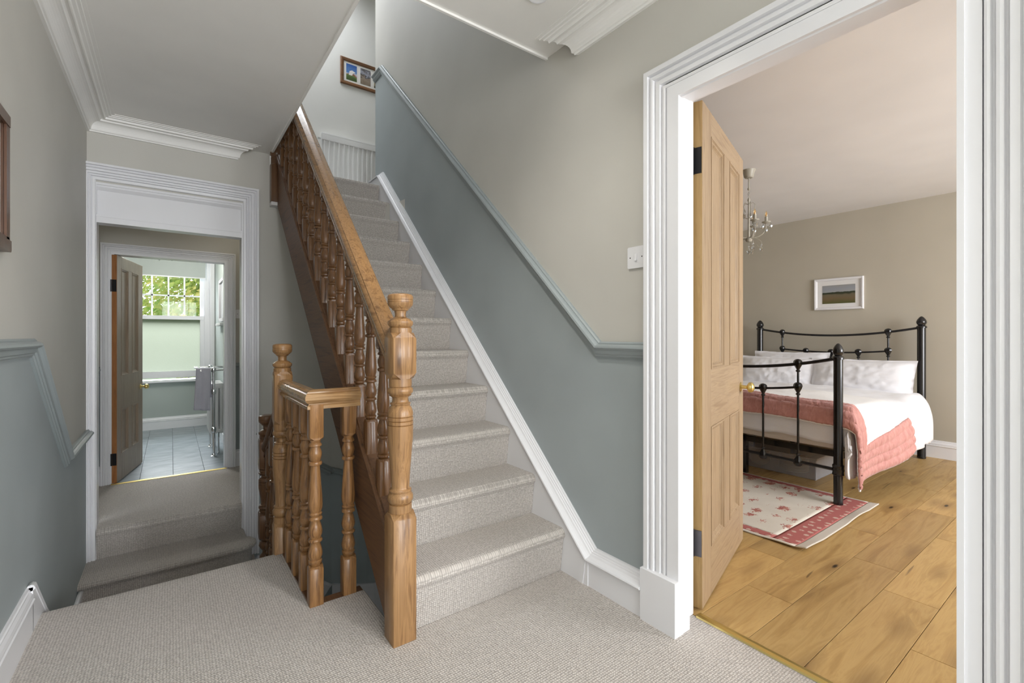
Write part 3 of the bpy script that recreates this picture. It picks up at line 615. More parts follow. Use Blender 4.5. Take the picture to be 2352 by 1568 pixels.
# strings
b = MB(); yb_, ye = 1.63, 3.95
top = lambda y: .405+SL*(y-1.70); bot = lambda y: .035+SL*(y-1.70)
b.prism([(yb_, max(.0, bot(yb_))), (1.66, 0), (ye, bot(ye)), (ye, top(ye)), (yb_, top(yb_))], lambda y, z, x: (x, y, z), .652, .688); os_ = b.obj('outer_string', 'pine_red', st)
ca = cos(math.atan(SL)); sa = sin(math.atan(SL))
def incl(y, zf, xc):
    return lambda a, bb, yy: (xc+a, yy-bb*sa, zf(yy)+bb*ca)
def railsweep(mb, prof, xc, zf, y0, y1, plumb=True):
    n = len(prof); v = []
    for yy in (y0, y1):
        for a, bb in prof: v.append((xc+a, yy, zf(yy)+bb/ca) if plumb else (xc+a, yy-bb*sa, zf(yy)+bb*ca))
    return mb.add(v, [(i, (i+1) % n, n+(i+1) % n, n+i) for i in range(n)]+[tuple(range(n))[::-1], tuple(range(n, 2*n))], 0, True)
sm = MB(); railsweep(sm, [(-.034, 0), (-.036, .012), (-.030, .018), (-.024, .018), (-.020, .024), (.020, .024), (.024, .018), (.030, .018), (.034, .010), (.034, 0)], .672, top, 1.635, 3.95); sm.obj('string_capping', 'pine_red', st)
HR = [(-.026, 0), (-.026, .012), (-.020, .017), (-.020, .022), (-.030, .028), (-.036, .038), (-.037, .050), (-.032, .062), (-.027, .066), (-.026, .071), (-.014, .077), (0, .079), (.014, .077), (.026, .071), (.027, .066), (.032, .062), (.037, .050), (.036, .038), (.030, .028), (.020, .022), (.020, .017), (.026, .012), (.026, 0)]
rb = lambda y: 1.145+SL*(y-1.70)-.079/ca
b = MB(); railsweep(b, [(a_*1.16, q_) for a_, q_ in HR], .672, rb, 1.630, 4.2); b.obj('handrail', 'pine_y', st)
# wall string with its moulded capping
wt = lambda y: .157+SL*(y-1.43)
b = MB(); b.prism([(1.44, 0), (1.80, 0), (4.2, 2.2), (4.2, 2.51), (4.0, 2.51), (1.449, .118), (1.44, .118)], lambda y, z, x: (x, y, z), 1.472, XR); b.obj('wall_string', 'white', st)
CAP = [(.0, 0), (.0, .056), (.006, .060), (.011, .058), (.013, .050), (.016, .042), (.022, .035), (.029, .031), (.031, .026), (.035, .025), (.037, .019), (.042, .018), (.044, .012), (.048, .011), (.048, 0)]
b = MB(); b.sweep([(1.156, .110), (1.448, .110), (4.0, 2.499), (4.215, 2.499)], CAP, lambda y, z, q: (XR-q, y, z)); b.obj('string_moulding', 'white', st)
b = MB(); b.prism([(1.468, 0), (1.502, 0), (1.478, .108), (1.452, .108)], YZ(XR), .03, .0505); b.obj('mitre_strip', 'white', st)
# plaster soffit below the flight
b = MB(); b.prism([(1.70, -.02), (3.96, bot(3.96)-.0), (3.96, bot(3.96)+.03), (1.70, .02)], lambda y, z, x: (x, y, z), .686, XR); b.obj('soffit', 'white_m', st)

BAL = [(.155, .018), (.160, .021), (.168, .022), (.171, .026), (.180, .0265), (.184, .021), (.188, .0235), (.200, .0275), (.212, .028), (.232, .024), (.250, .019), (.254, .020), (.257, .0265), (.262, .028), (.267, .0265), (.270, .020), (.274, .022), (.288, .027), (.300, .028), (.322, .0235), (.340, .0185), (.344, .019), (.347, .027), (.353, .028), (.359, .025), (.363, .021), (.366, .026), (.372, .027), (.377, .0225), (.381, .0235), (.395, .0275), (.415, .0285), (.45, .0265), (.50, .0225), (.55, .019), (.568, .018), (.571, .0255), (.577, .027), (.583, .0255), (.586, .0185), (.595, .022), (.612, .026), (.622, .0255), (.638, .020), (.645, .018), (.648, .025), (.654, .0255), (.659, .022), (.663, .019), (.672, .022), (.681, .022)]
def square_block(mb, h, z0, z1, c0=True, c1=True, ch=.012):
    """square section with the rounded shoulders of a turned post at its ends"""
    rings = []
    def ring(z, s): rings.append((z, s))
    n = 8
    zs2 = []
    pts = []
    def octo(z, corner): # square ring with corners pulled in
        c = corner
        return [(-h, -h+c, z), (-h, h-c, z), (-h+c, h, z), (h-c, h, z), (h, h-c, z), (h, -h+c, z), (h-c, -h, z), (-h+c, -h, z)]
    lev = []
    if c0: lev += [(z0, h*.62), (z0+ch*.45, h*.34), (z0+ch, .0015)]
    else: lev += [(z0, .0015)]
    if c1: lev += [(z1-ch, .0015), (z1-ch*.45, h*.34), (z1, h*.62)]
    else: lev += [(z1, .0015)]
    v = []; f = []
    for z, c in lev: v += octo(z, c)
    for j in range(len(lev)-1):
        for i in range(8): f.append((j*8+i, j*8+(i+1) % 8, (j+1)*8+(i+1) % 8, (j+1)*8+i))
    f += [tuple(range(8))[::-1], tuple(range((len(lev)-1)*8, len(lev)*8))]
    return mb.add(v, f)
def baluster_mesh(L, zb, zt_, name, mat='pine_bal', w=1.0):
    b = MB(); s = (zt_-zb)/(.681-.155)
    b.lathe([(zb+(z-.155)*s, r*w) for z, r in BAL], 0, 0, 16)
    square_block(b, .0265*w, 0, zb+.006, False, True); square_block(b, .0265*w, zt_-.006, L, True, False)
    return b.mesh(name, mat, sharp=50)
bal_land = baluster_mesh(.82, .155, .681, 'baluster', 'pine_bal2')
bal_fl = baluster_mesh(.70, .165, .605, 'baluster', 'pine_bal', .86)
y = 1.765; nb = 0
while y < 3.86:
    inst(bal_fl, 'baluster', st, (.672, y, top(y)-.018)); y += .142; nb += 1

def newel(parent, cx, cy, z0, b1, b2, b3, mat, hs=.0435, cap=True, drop=None, name='newel_post', zcap=None):
    """turned newel: base block z0..b1, turning b1..b2, upper block b2..b3, turned cap above"""
    L = b2-b1; T = [(0, .036), (.005, .041), (.065, .041), (.07, .036), (.078, .040), (.095, .0455), (.125, .0455), (.145, .040), (.155, .037), (.16, .040), (.17, .040), (.178, .034), (.19, .0325), (.30, .035), (.45, .041), (.56, .0455), (.645, .046), (.65, .042), (.655, .046), (.675, .046), (.68, .042), (.685, .046), (.705, .046), (.71, .042), (.715, .0455), (.74, .0455), (.775, .040), (.795, .033), (.80, .036), (.81, .037), (.815, .031), (.825, .029), (.85, .029), (.86, .034), (.868, .041), (.872, .037), (.878, .040), (.892, .0455), (.915, .0455), (.93, .038), (.935, .041), (.995, .041), (1, .036)]
    b = MB(); square_block(b, hs, z0, b1+.004, drop is not None, True, .022); b.lathe([(b1+s*L, r) for s, r in T], 0, 0, 24)
    square_block(b, hs, b2-.004, b3+.004, True, True, .022)
    if drop: b.lathe([(z0-drop+s*drop, r) for s, r in ((0, .01), (.05, .025), (.2, .042), (.35, .040), (.45, .026), (.55, .024), (.62, .034), (.75, .044), (.85, .040), (.9, .030), (1, .038))], 0, 0, 20)
    o = b.mesh(name, mat, sharp=50); p = inst(o, name, parent, (cx, cy, 0)); 
    if cap:
        C = [(0, .034), (.004, .041), (.020, .041), (.024, .036), (.026, .040), (.034, .0455), (.044, .0455), (.050, .038), (.054, .034), (.057, .027), (.061, .021), (.070, .0195), (.082, .022), (.086, .029), (.090, .030), (.094, .036), (.104, .0445), (.112, .046), (.113, .0445), (.1145, .0445), (.1155, .046), (.1205, .046), (.1215, .0445), (.123, .0445), (.124, .046), (.136, .0455), (.142, .041), (.145, .030), (.146, .002)]
        c = MB().lathe([(b3+z, r) for z, r in C], 0, 0, 24).mesh('newel_cap', mat, sharp=45); inst(c, 'newel_cap', p, (cx, cy, 0))
    return p
newel(st, .6735, 1.6005, 0, .458, .948, 1.106, 'pine')
newel(st, .652, 3.921, 2.11, 2.40, 3.2, 3.42, 'pine_dark', name='upper_newel_post', hs=.041)
MB().box(.61, .694, 3.885, 3.962, 2.085, 2.11).obj('newel_base', 'white_m', st)

# ------------------------------------------------------------------ landing balustrade
lb = thing('landing_balustrade', (.46, 2.0, 0), 'low pine balustrade with moulded handrail turning the corner of the landing', 'balustrade')
b = MB(); b.sweep([(.468, 2.585), (.468, 2.012), (.655, 2.012)], [(-a, z) for a, z in HR], XY(.800)); b.obj('handrail', 'pine_x', lb)
for (x, yy) in ((.478, 2.012), (.478, 2.168), (.478, 2.324), (.478, 2.478), (.614, 2.020)): inst(bal_land, 'baluster', lb, (x, yy, -.001))
n2 = newel(lb, .4605, 2.612, -.25, .145, .652, .912, 'pine', hs=.041)
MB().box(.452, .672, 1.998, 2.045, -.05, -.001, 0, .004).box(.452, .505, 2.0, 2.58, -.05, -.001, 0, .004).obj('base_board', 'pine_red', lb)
MB().box(.506, .512, 2.04, 2.58, -.30, -.03).box(.50, .66, 2.03, 2.036, -.3, -.05).obj('fascia', 'white_m', lb)

# ------------------------------------------------------------------ short flight down to the half landing with its balustrade
sd = thing('short_staircase', (0, 2.6, HL), 'short carpeted flight going down from the landing to the half landing', 'staircase')
for i in (1, 2):
    zt_ = -.178*i; y0_ = 2.60+.25*(i-1); MB().prism([(y0_-.02, HL-.05), (y0_+.25, HL-.05), (y0_+.25, zt_-.03), (y0_+.272, zt_-.022), (y0_+.272, zt_-.008), (y0_+.255, zt_), (y0_-.02, zt_)], lambda y, z, x: (x, y, z), XL, .455).obj('step', 'carpet', sd)
MB().prism([(2.60, .0), (3.12, -.40), (3.12, -.62), (2.60, -.22)], lambda y, z, x: (x, y, z), .455, .487).obj('outer_string', 'pine_dark', sd)
b = MB(); zf = lambda y: .735-.72*(y-2.62); n_ = len(HR); v = []
for yy in (2.64, 3.10):
    for a, q in HR: v.append((.470+a, yy, zf(yy)+q*1.2-.02))
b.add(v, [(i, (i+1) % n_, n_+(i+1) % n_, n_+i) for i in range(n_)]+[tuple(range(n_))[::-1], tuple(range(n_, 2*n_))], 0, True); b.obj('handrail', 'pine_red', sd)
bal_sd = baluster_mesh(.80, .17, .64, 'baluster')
for yy in (2.76, 2.90, 3.02): inst(bal_sd, 'baluster', sd, (.471, yy, zf(yy)-.80))
newel(sd, .468, 3.135, -.12, .04, .30, .475, 'pine_dark', drop=.16)
MB().box(.43, .508, 3.095, 3.175, HL-.3, -.29, 0, .004).obj('newel_foot', 'pine_dark', sd)
# half landing, steps up into the corridor
struct(MB().box(XL, .5, 3.10, YD, HL-.12, HL).obj('floor_half_landing', 'carpet'))
cs = thing('corridor_steps', (0, 3.7, HL), 'two brown grey carpeted steps rising to the rear corridor opening', 'steps')
zt_ = -.335; c = [(XL, 3.595), (.37, 3.595), (.42, 3.605), (.462, 3.635), (.485, 3.68), (.488, 3.73), (.470, 3.775), (.44, 3.80), (.44, YD), (XL, YD)]
b = MB()
ins = lambda d: [(XL, 3.595+d), (.37, 3.595+d), (.42-d*.3, 3.605+d), (.462-d*.7, 3.635+d*.7), (.485-d, 3.68), (.488-d, 3.73), (.470-d, 3.775), (.44-d, 3.80), (.44-d, YD), (XL, YD)]
b.prism(ins(.03), XY(0), HL, zt_-.03)
L5 = [(ins(.012), zt_-.032), (ins(.002), zt_-.024), (ins(0), zt_-.016), (ins(.003), zt_-.007), (ins(.014), zt_)]
n_ = len(c); v = []; f = []
for p, z in L5: v += [(x, yy, z) for x, yy in p]
for j in range(4):
    for i in range(n_): f.append((j*n_+i, j*n_+(i+1) % n_, (j+1)*n_+(i+1) % n_, (j+1)*n_+i))
f += [tuple(range(n_))[::-1], tuple(range(4*n_, 5*n_))]; b.add(v, f); b.obj('step', 'carpet', cs)
MB().prism([(4.02, zt_-.05), (3.972, zt_-.05), (3.967, zt_+.02), (3.945, CF-.05)]+arcpts(3.965, CF-.028, .028, 190, 92, 8)+[(3.98, CF+.0005), (4.02, CF+.0005)], lambda y, z, x: (x, y, z), -.3835, .4235).obj('step', 'carpet', cs)
# winding steps further down and the lower hall
ws = thing('lower_staircase', (1.0, 3.3, -1.4), 'carpeted steps winding down below the main flight to the floor beneath', 'staircase')
for i, (xa, xb) in enumerate(((.5, .72), (.72, .92), (.92, 1.12), (1.12, 1.34))): MB().box(xa, xb+.02, 3.0, YD-.03 if xb < 1.2 else 3.86, -2.7, HL-.2*(i+1), 0, .008).obj('step', 'carpet', ws)
for i in range(5): MB().box(.72, XR-.03, 3.0-.22*(i+1), 3.0-.22*i+.02, -2.7, -1.45-.2*i, 0, .008).obj('step', 'carpet', ws)
struct(MB().box(XL-.1, XR+.1, .5, YD+.1, -2.8, -2.7).obj('floor_lower_hall', 'oak_gap'))
struct(MB().box(XL-.1, XR+.1, .45, .52, -2.7, -.24).obj('wall_lower_hall', 'greige'))

# ------------------------------------------------------------------ upper half landing
struct(MB().box(-.7, 2.75, 4.01, 4.95, UP-.16, UP).obj('floor_upper', 'carpet'))
UX = 4.93
w = MB(); w.box(-.8, 2.8, UX, UX+.1, UP-.2, 4.8); struct(w.obj('wall_upper_far', 'upper_white'))
w = MB(); w.box(-.8, -.7, 1.0, UX, CZ+.1, 4.8)
struct(w.obj('wall_upper_left', 'upper_white'))
struct(MB().box(-.8, XR, .9, 1.0, CZ+.1, 4.8).obj('wall_upper_near', 'upper_white'))
struct(MB().box(XR+.08, 2.75, 4.05, 4.19, UP-.1, 4.8).obj('wall_upper_return', 'upper_white'))
struct(MB().box(2.7, 2.8, 4.05, UX, UP-.1, 4.8).obj('wall_upper_right', 'upper_white'))
w = MB()
for r in ((-.8, .15, .9, UX+.1), (1.35, 2.8, .9, UX+.1), (.15, 1.35, .9, 4.2), (.15, 1.35, 4.8, UX+.1)): w.box(*r, 4.72, 4.82)
struct(w.obj('ceiling_upper', 'ceiling'))
ub = thing('upper_balustrade', (.0, 4.0, UP), 'dark pine balustrade edging the upper half landing above the ceiling', 'balustrade')
for i in range(9): inst(bal_fl, 'baluster', ub, (-.6+.125*i, 4.03, UP+.0))
MB().tube([(-.7, 4.03, UP+.72), (.62, 4.03, UP+.72)], .03, 10).obj('handrail', 'pine_y', ub)
# panel radiator upstairs
ra = thing('panel_radiator', (1.5, UX-.06, UP+.1), 'white ribbed panel radiator on the wall at the top of the stairs', 'radiator')
rx0, rx1, rz0, rz1 = 1.215, 2.12, UP+.10, 3.135; ry = UX-.045
MB().box(rx0, rx1, ry-.018, ry, rz0, rz1-.02, 0, .004).obj('panel', 'enamel', ra)
MB().box(rx0-.002, rx1+.002, ry-.034, ry+.04, rz1-.024, rz1, 0, .006).obj('top_grille', 'enamel', ra)
for x_ in (rx0-.004, rx1): MB().box(x_, x_+.004, ry-.034, ry+.04, rz0, rz1-.02).obj('side_cover', 'enamel', ra)
for za_, zb_ in ((rz1-.075, rz1-.02), (rz0, rz0+.05)): MB().box(rx0, rx1, ry-.034, ry-.018, za_, zb_, 0, .006).obj('header', 'enamel', ra)
k = .0485; i = 0; rib = MB().prism([(-.009, 0), (-.006, -.014), (.006, -.014), (.009, 0)], lambda x, q, z: (x, q, z), 0, rz1-rz0-.12).mesh('rib', 'enamel')
while rx0+.025+i*k < rx1-.01: inst(rib, 'rib', ra, (rx0+.025+i*k, ry-.017, rz0+.05)); i += 1
MB().lathe([(0, .012), (.03, .012), (.034, .004)], mat=Matrix.Translation((rx0-.003, ry-.005, rz1-.06)) @ Matrix.Rotation(-pi/2, 4, 'Y')).obj('bleed_valve', 'chrome', ra)
for x_ in (1.4, 1.9): MB().tube([(x_, ry, rz0+.03), (x_, ry, UP)], .008, 8).obj('pipe', 'enamel', ra)

# ------------------------------------------------------------------ pictures
def rect_frame(mb, u0, u1, v0, v1, wd, fn, t, prof=None):
    prof = prof or [(0, 0), (0, t*.8), (wd*.2, t), (wd*.75, t*.85), (wd, t*.55), (wd, 0)]
    mb.sweep([(u0, v0), (u1, v0), (u1, v1), (u0, v1), (u0, v0)], prof, fn, (1, -1)) if False else None
    for pth in ([(u0, v0), (u1, v0)], [(u1, v0), (u1, v1)], [(u1, v1), (u0, v1)], [(u0, v1), (u0, v0)]): mb.sweep(pth, prof, fn, (1, -1))
    return mb
def blocks(name, rects, fn, q, parent, mats):
    b = MB()
    for u0, u1, v0, v1, mi in rects: b.add([fn(u0, v0, q), fn(u1, v0, q), fn(u1, v1, q), fn(u0, v1, q)], [(0, 1, 2, 3)], mi)
    return b.obj(name, mats, parent)
def photo(name, stops, axis='z', nz=6, amt=.15, z0=0, z1=1):
    k = NT(name); sp = k.n('ShaderNodeSeparateXYZ'); k.l(k.obj(), sp.inputs[0]); t = k.math('DIVIDE', k.math('SUBTRACT', sp.outputs[2], z0), z1-z0)
    n = k.noise(k.obj(), nz, 4, .5); t = k.math('ADD', t, k.math('MULTIPLY', k.math('SUBTRACT', n.outputs[0], .5), amt)); k.set(color=k.ramp(t, stops), rough=.3); M[name] = k.m
    return name
# triple photograph frame upstairs
tp = thing('photo_frame', (1.41, UX, 3.72), 'brown wooden frame holding three small photographs above the radiator', 'picture frame')
F = XZ(UX); rect_frame(MB(), 1.415, 2.05, 3.723, 3.998, .034, F, .022).obj('frame', 'frame_oak', tp)
MB().prism([(1.44, 3.75), (2.03, 3.75), (2.03, 3.97), (1.44, 3.97)], F, .004, .008).obj('mount', 'mat_board', tp)
photo('photo_a', [(.12, (.05, .09, .02)), (.3, (.12, .2, .05)), (.36, (.30, .10, .07)), (.42, (.55, .58, .6)), (.5, (.10, .22, .48)), (1, (.03, .10, .34))], nz=18, amt=.5, z0=.055, z1=.222)
photo('photo_b', [(.1, (.22, .17, .12)), (.45, (.30, .24, .19)), (.55, (.05, .045, .045)), (.7, (.35, .36, .42)), (1, (.10, .09, .09))], nz=30, amt=.9, z0=.055, z1=.222)
photo('photo_c', [(.1, (.05, .05, .03)), (.2, (.30, .25, .16)), (.6, (.33, .28, .19)), (.63, (.14, .20, .28)), (1, (.04, .11, .24))], nz=10, amt=.2, z0=.055, z1=.222)
for i, mname in enumerate(('photo_a', 'photo_b', 'photo_c')): MB().prism([(1.475+.148*i, 3.777), (1.585+.148*i, 3.777), (1.585+.148*i, 3.943), (1.475+.148*i, 3.943)], F, .008, .0095).obj('photograph', mname, tp)
MB().prism([(1.50, 3.83), (1.535, 3.83), (1.545, 3.86), (1.575, 3.868), (1.535, 3.885), (1.51, 3.872)], F, .0095, .0100).obj('photo_motif', 'mat_board', tp)
# picture on the left hall wall
lp = thing('wall_picture', (XL, 1.9, 1.36), 'dark wooden picture frame with projecting bars on the left wall of the landing', 'picture frame')
F = YZp(XL)
b = MB(); b.prism([(1.35, 1.756), (2.122, 1.756), (2.122, 1.790), (1.35, 1.790)], F, 0, .022); b.prism([(1.35, 1.362), (2.117, 1.362), (2.122, 1.368), (2.122, 1.398), (1.35, 1.398)], F, 0, .024); b.prism([(1.35, 1.40), (2.117, 1.40), (2.117, 1.408), (1.35, 1.408)], F, 0, .020)
b.prism([(2.088, 1.398), (2.124, 1.398), (2.124, 1.756), (2.088, 1.756)], F, 0, .020); b.prism([(1.36, 1.398), (1.40, 1.398), (1.40, 1.756), (1.36, 1.756)], F, 0, .020); b.obj('frame', 'frame_dark', lp)
MB().prism([(1.40, 1.40), (2.09, 1.40), (2.09, 1.76), (1.40, 1.76)], F, .003, .006).obj('mount', 'mat_board', lp)
photo('print_a', [(.1, (.22, .20, .14)), (.3, (.42, .38, .28)), (.7, (.35, .34, .28)), (1, (.55, .5, .4))], nz=14, amt=.5, z0=.07, z1=.36)
MB().prism([(1.47, 1.45), (2.01, 1.45), (2.01, 1.71), (1.47, 1.71)], F, .006, .007).obj('print', 'print_a', lp)
MB().prism([(1.40, 1.408), (2.088, 1.408), (2.088, 1.756), (1.40, 1.756)], F, .012, .014).obj('glazing', 'pic_glass', lp)
# landscape over the bed
bp = thing('landscape_picture', (BX, 1.85, 1.36), 'small landscape print in a white frame above the iron bed', 'picture frame')
F = lambda y, z, q: (BX-q, y, z)
rect_frame(MB(), 1.632, 2.068, 1.366, 1.692, .026, F, .028).obj('frame', 'white', bp)
MB().prism([(1.65, 1.385), (2.05, 1.385), (2.05, 1.675), (1.65, 1.675)], F, .004, .010).obj('mount', 'white_m', bp)
photo('field_print', [(.05, (.10, .105, .04)), (.28, (.17, .12, .065)), (.47, (.15, .13, .085)), (.53, (.045, .05, .03)), (.60, (.03, .04, .025)), (.615, (.33, .34, .35)), (.82, (.29, .31, .345)), (1, (.30, .30, .29))], nz=14, amt=.16, z0=.068, z1=.263)
MB().prism([(1.703, 1.430), (1.995, 1.430), (1.995, 1.620), (1.703, 1.620)], F, .010, .0115).obj('print', 'field_print', bp)

# ------------------------------------------------------------------ switches
def switch(loc, fn, u0, u1, v0, v1, label):
    s_ = thing('light_switch', loc, label, 'light switch'); w_, h_ = u1-u0, v1-v0
    b = MB(); b.prism([(u0+.004, v0), (u1-.004, v0), (u1, v0+.004), (u1, v1-.004), (u1-.004, v1), (u0+.004, v1), (u0, v1-.004), (u0, v0+.004)], fn, 0, .008); b.obj('plate', 'plastic', s_)
    uc, vc = (u0+u1)/2, (v0+v1)/2; r = MB(); r.add([fn(uc-.006, vc-.014, .008), fn(uc+.006, vc-.014, .008), fn(uc+.006, vc+.014, .008), fn(uc-.006, vc+.014, .008), fn(uc-.006, vc-.014, .014), fn(uc+.006, vc-.014, .014), fn(uc+.006, vc+.014, .0095), fn(uc-.006, vc+.014, .0095)], [(0, 1, 2, 3), (4, 5, 6, 7), (0, 1, 5, 4), (1, 2, 6, 5), (2, 3, 7, 6), (3, 0, 4, 7)]); r.obj('rocker', 'plastic', s_)
    for u in (u0+w_*.16, u1-w_*.16):
        q = MB(); q.prism([(u+.0028*cos(a*pi/4), vc+.0028*sin(a*pi/4)) for a in range(8)], fn, .0078, .0084); q.obj('screw', 'black', s_)
switch((XR, 1.2, 1.37), YZ(XR), 1.166, 1.252, 1.372, 1.459, 'white light switch on the hall wall beside the bedroom door frame')
switch((.53, 5.1, 1.26), XZ(5.1), .497, .580, 1.262, 1.345, 'white light switch on the corridor wall beside the bathroom door')

# ------------------------------------------------------------------ bedroom shell
BY0, BY1 = -2.0, 3.2; F = 1.60
w = MB(); fn = lambda y, z, q: (1.60+q, y, z); w.prism([(-.30, -.1), (.216, -.1), (.216, 2.055), (1.060, 2.055), (1.060, -.1), (BY1, -.1), (BY1, BC+.1), (-.30, BC+.1)], fn, 0, .06); struct(w.obj('wall_bedroom_near', 'bedwall'))
struct(MB().box(1.98, 2.06, BY0-.1, -.30, -.1, BC+.1).box(1.60, 2.06, -.30, -.22, -.1, BC+.1).obj('wall_bedroom_recess', 'bedwall'))  # unseen walls added to form a light well for the side window lamp
struct(MB().box(BX, BX+.1, BY0, BY1, -.1, BC+.1).obj('wall_bedroom_far', 'bedwall'))
struct(MB().box(1.6, BX+.1, BY1, BY1+.1, -.1, BC+.1).obj('wall_bedroom_left', 'bedwall'))
w = MB(); fn = lambda x, z, q: (x, BY0-q, z)
for p in ([(2.0, -.1), (BX+.1, -.1), (BX+.1, .5), (2.0, .5)], [(2.0, 2.25), (BX+.1, 2.25), (BX+.1, BC+.1), (2.0, BC+.1)], [(2.0, .5), (2.65, .5), (2.65, 2.25), (2.0, 2.25)], [(4.85, .5), (BX+.1, .5), (BX+.1, 2.25), (4.85, 2.25)]): w.prism(p, fn, 0, .1)
struct(w.obj('wall_bedroom_right', 'bedwall'))
struct(MB().prism([(1.6, -.30), (2.0, -.30), (2.0, BY0-.1), (BX+.1, BY0-.1), (BX+.1, BY1+.1), (1.6, BY1+.1)], XY(BC), 0, .1).obj('ceiling_bedroom', 'ceiling_bed'))
b = MB(); b.sweep([(BY0, 0), (BY1, 0)], SKIRT, YZ(BX)); b.sweep([(1.68, 0), (BX, 0)], SKIRT, XZ(BY1)); struct(b.obj('baseboard_bedroom', 'white'))
fb = struct(MB().box(1.655, BX, BY0, BY1, -.1, -.006).obj('floor_bedroom', 'oak_gap'))
rnd = random.Random(4); pw = .1835
joints = {0: [2.05, 3.13, 4.35], 1: [2.73, 3.81], 2: [2.485, 3.35, 4.6], 3: [2.089, 3.2, 4.3], -1: [2.417, 3.7], -2: [2.1, 3.3, 4.5]}
pm = MB().box(0, 1, .0006, pw-.0006, -.006, 0, 0).mesh('plank', 'oak')
for r in range(-12, 16):
    y1 = 1.0305-r*pw; y0_ = y1-pw
    if y0_ > BY1-.02 or y1 < BY0+.02: continue
    js = joints.get(r) or [1.66+rnd.uniform(.3, 1.0)]
    while js[-1] < BX-.35: js = js+[min(js[-1]+rnd.uniform(.8, 1.25), BX)]
    x_s = 1.66 if y0_ > -.30 else 2.07
    xs = [x_s]+[j for j in js if x_s+.1 < j < BX-.05]+[BX]
    for xa, xb in zip(xs, xs[1:]):
        me = MB().box(.0009, xb-xa-.0009, .0009, pw-.0009, -.006, 0, 0, .0011).mesh('plank', 'oak'); inst(me, 'plank', fb, (xa, y0_, 0))

# ------------------------------------------------------------------ iron bed
X0, X1, YA, YB = 3.487, 5.41, 1.165, 2.575; YM = (YA+YB)/2
bed = thing('iron_bed', ((X0+X1)/2, YM, 0), 'black iron double bed frame with curved rails and round finials', 'bed')
def post(x, y, h, r):
    p = MB().lathe([(.004, r*1.0), (.012, r*1.06), (.02, r), (h-.075, r), (h-.074, r*1.22), (h-.062, r*1.25), (h-.054, r*1.05), (h-.048, r*.80)], x, y, 18).obj('post', 'iron', bed)
    MB().lathe([(h-.048, r*.8), (h-.040, r*1.02), (h-.026, r*1.2), (h-.012, r*1.16), (h+.004, r*.94), (h+.018, r*.62), (h+.028, r*.3), (h+.031, .001)], x, y, 18).obj('finial', 'iron', p)
for y in (YA, YB): post(X0, y, 1.018, .0265); post(X1, y, 1.24, .031)
def casting(x, y, z, flip=1, s=1.0):
    n = 14; prof = [(.034, .004), (.030, .014), (.020, .022), (.006, .024), (-.010, .020), (-.026, .013), (-.040, .0085), (-.044, .012), (-.050, .013), (-.055, .0105), (-.058, .007)]
    v = []; f = []
    for zz, r in prof:
        for i in range(n): a = 2*pi*i/n; rr = r*s*(1.10 if i % 2 == 0 and r > .012 else .92); v.append((x+rr*.8*cos(a), y+rr*1.15*sin(a), z+zz*s*flip))
    for j in range(len(prof)-1):
        for i in range(n): f.append((j*n+i, j*n+(i+1) % n, (j+1)*n+(i+1) % n, (j+1)*n+i))
    f += [tuple(range(n)), tuple(range((len(prof)-1)*n, len(prof)*n))]
    MB().add(v, f, 0, True).obj('casting', 'iron', bed)
cols = [1.404, 1.638, YM, 2.102, 2.336]
par = lambda y, ze, zc: zc+(ze-zc)*((y-YM)/(YM-YA))**2
def arcrail(x, ze, zc, r, y0=YA, y1=YB, name='curved_rail'):
    MB().tube([(x, y0+(y1-y0)*i/24, par(y0+(y1-y0)*i/24, ze, zc)) for i in range(25)], r, 10).obj(name, 'iron', bed)
arcrail(X1, 1.172, 1.100, .011); arcrail(X1, .985, .928, .0085, cols[0], cols[-1]); arcrail(X1, .30, .30, .011, name='lower_rail')
arcrail(X0, .952, .866, .0115); arcrail(X0, .792, .706, .0085, cols[0], cols[-1]); arcrail(X0, .226, .232, .011, name='lower_rail')
for i, y in enumerate(cols):
    out = i in (0, 4)
    for (x, ze, zc, me_, mc, zb) in ((X1, 1.172, 1.100, .985, .928, .30), (X0, .952, .866, .792, .706, .23)):
        zt_ = par(y, ze, zc) if out else par(y, me_, mc); MB().tube([(x, y, zb), (x, y, zt_)], .0075, 10).obj('spindle', 'iron', bed)
        casting(x, y, par(y, me_, mc)); 
        if out: casting(x, y, par(y, ze, zc))
        if x == X0: casting(x, y, zb, -1)
for x in (X0, X1):
    for y in (YA, YB):
        MB().lathe([(-.036, .028), (-.030, .034), (-.012, .031), (0, .035), (.012, .031), (.030, .034), (.036, .028)], x, y, 16, mat=Matrix.Translation((0, 0, .228 if x == X0 else .30))).obj('collar', 'iron', bed)
for y in (YA, YB): MB().box(X0+.02, X1-.02, y-.015 if y == YB else y, y if y == YB else y+.015, .285, .335).obj('side_rail', 'iron', bed)
MB().box(X0+.10, X0+.13, YA, YB, .285, .325).obj('cross_bar', 'iron', bed); MB().box(X0+.03, X1-.03, YM-.02, YM+.02, .285, .315).obj('centre_bar', 'iron', bed)
for (x, y) in ((3.72, YM+.02), (4.6, YM+.02)): MB().box(x-.02, x+.02, y-.02, y+.02, 0, .29).obj('centre_leg', 'iron', bed)
slat = MB().box(0, .06, YA+.016, YB-.016, 0, .014).mesh('slat', 'door')
for i in range(14): inst(slat, 'slat', bed, (3.66+i*.12, 0, .325))
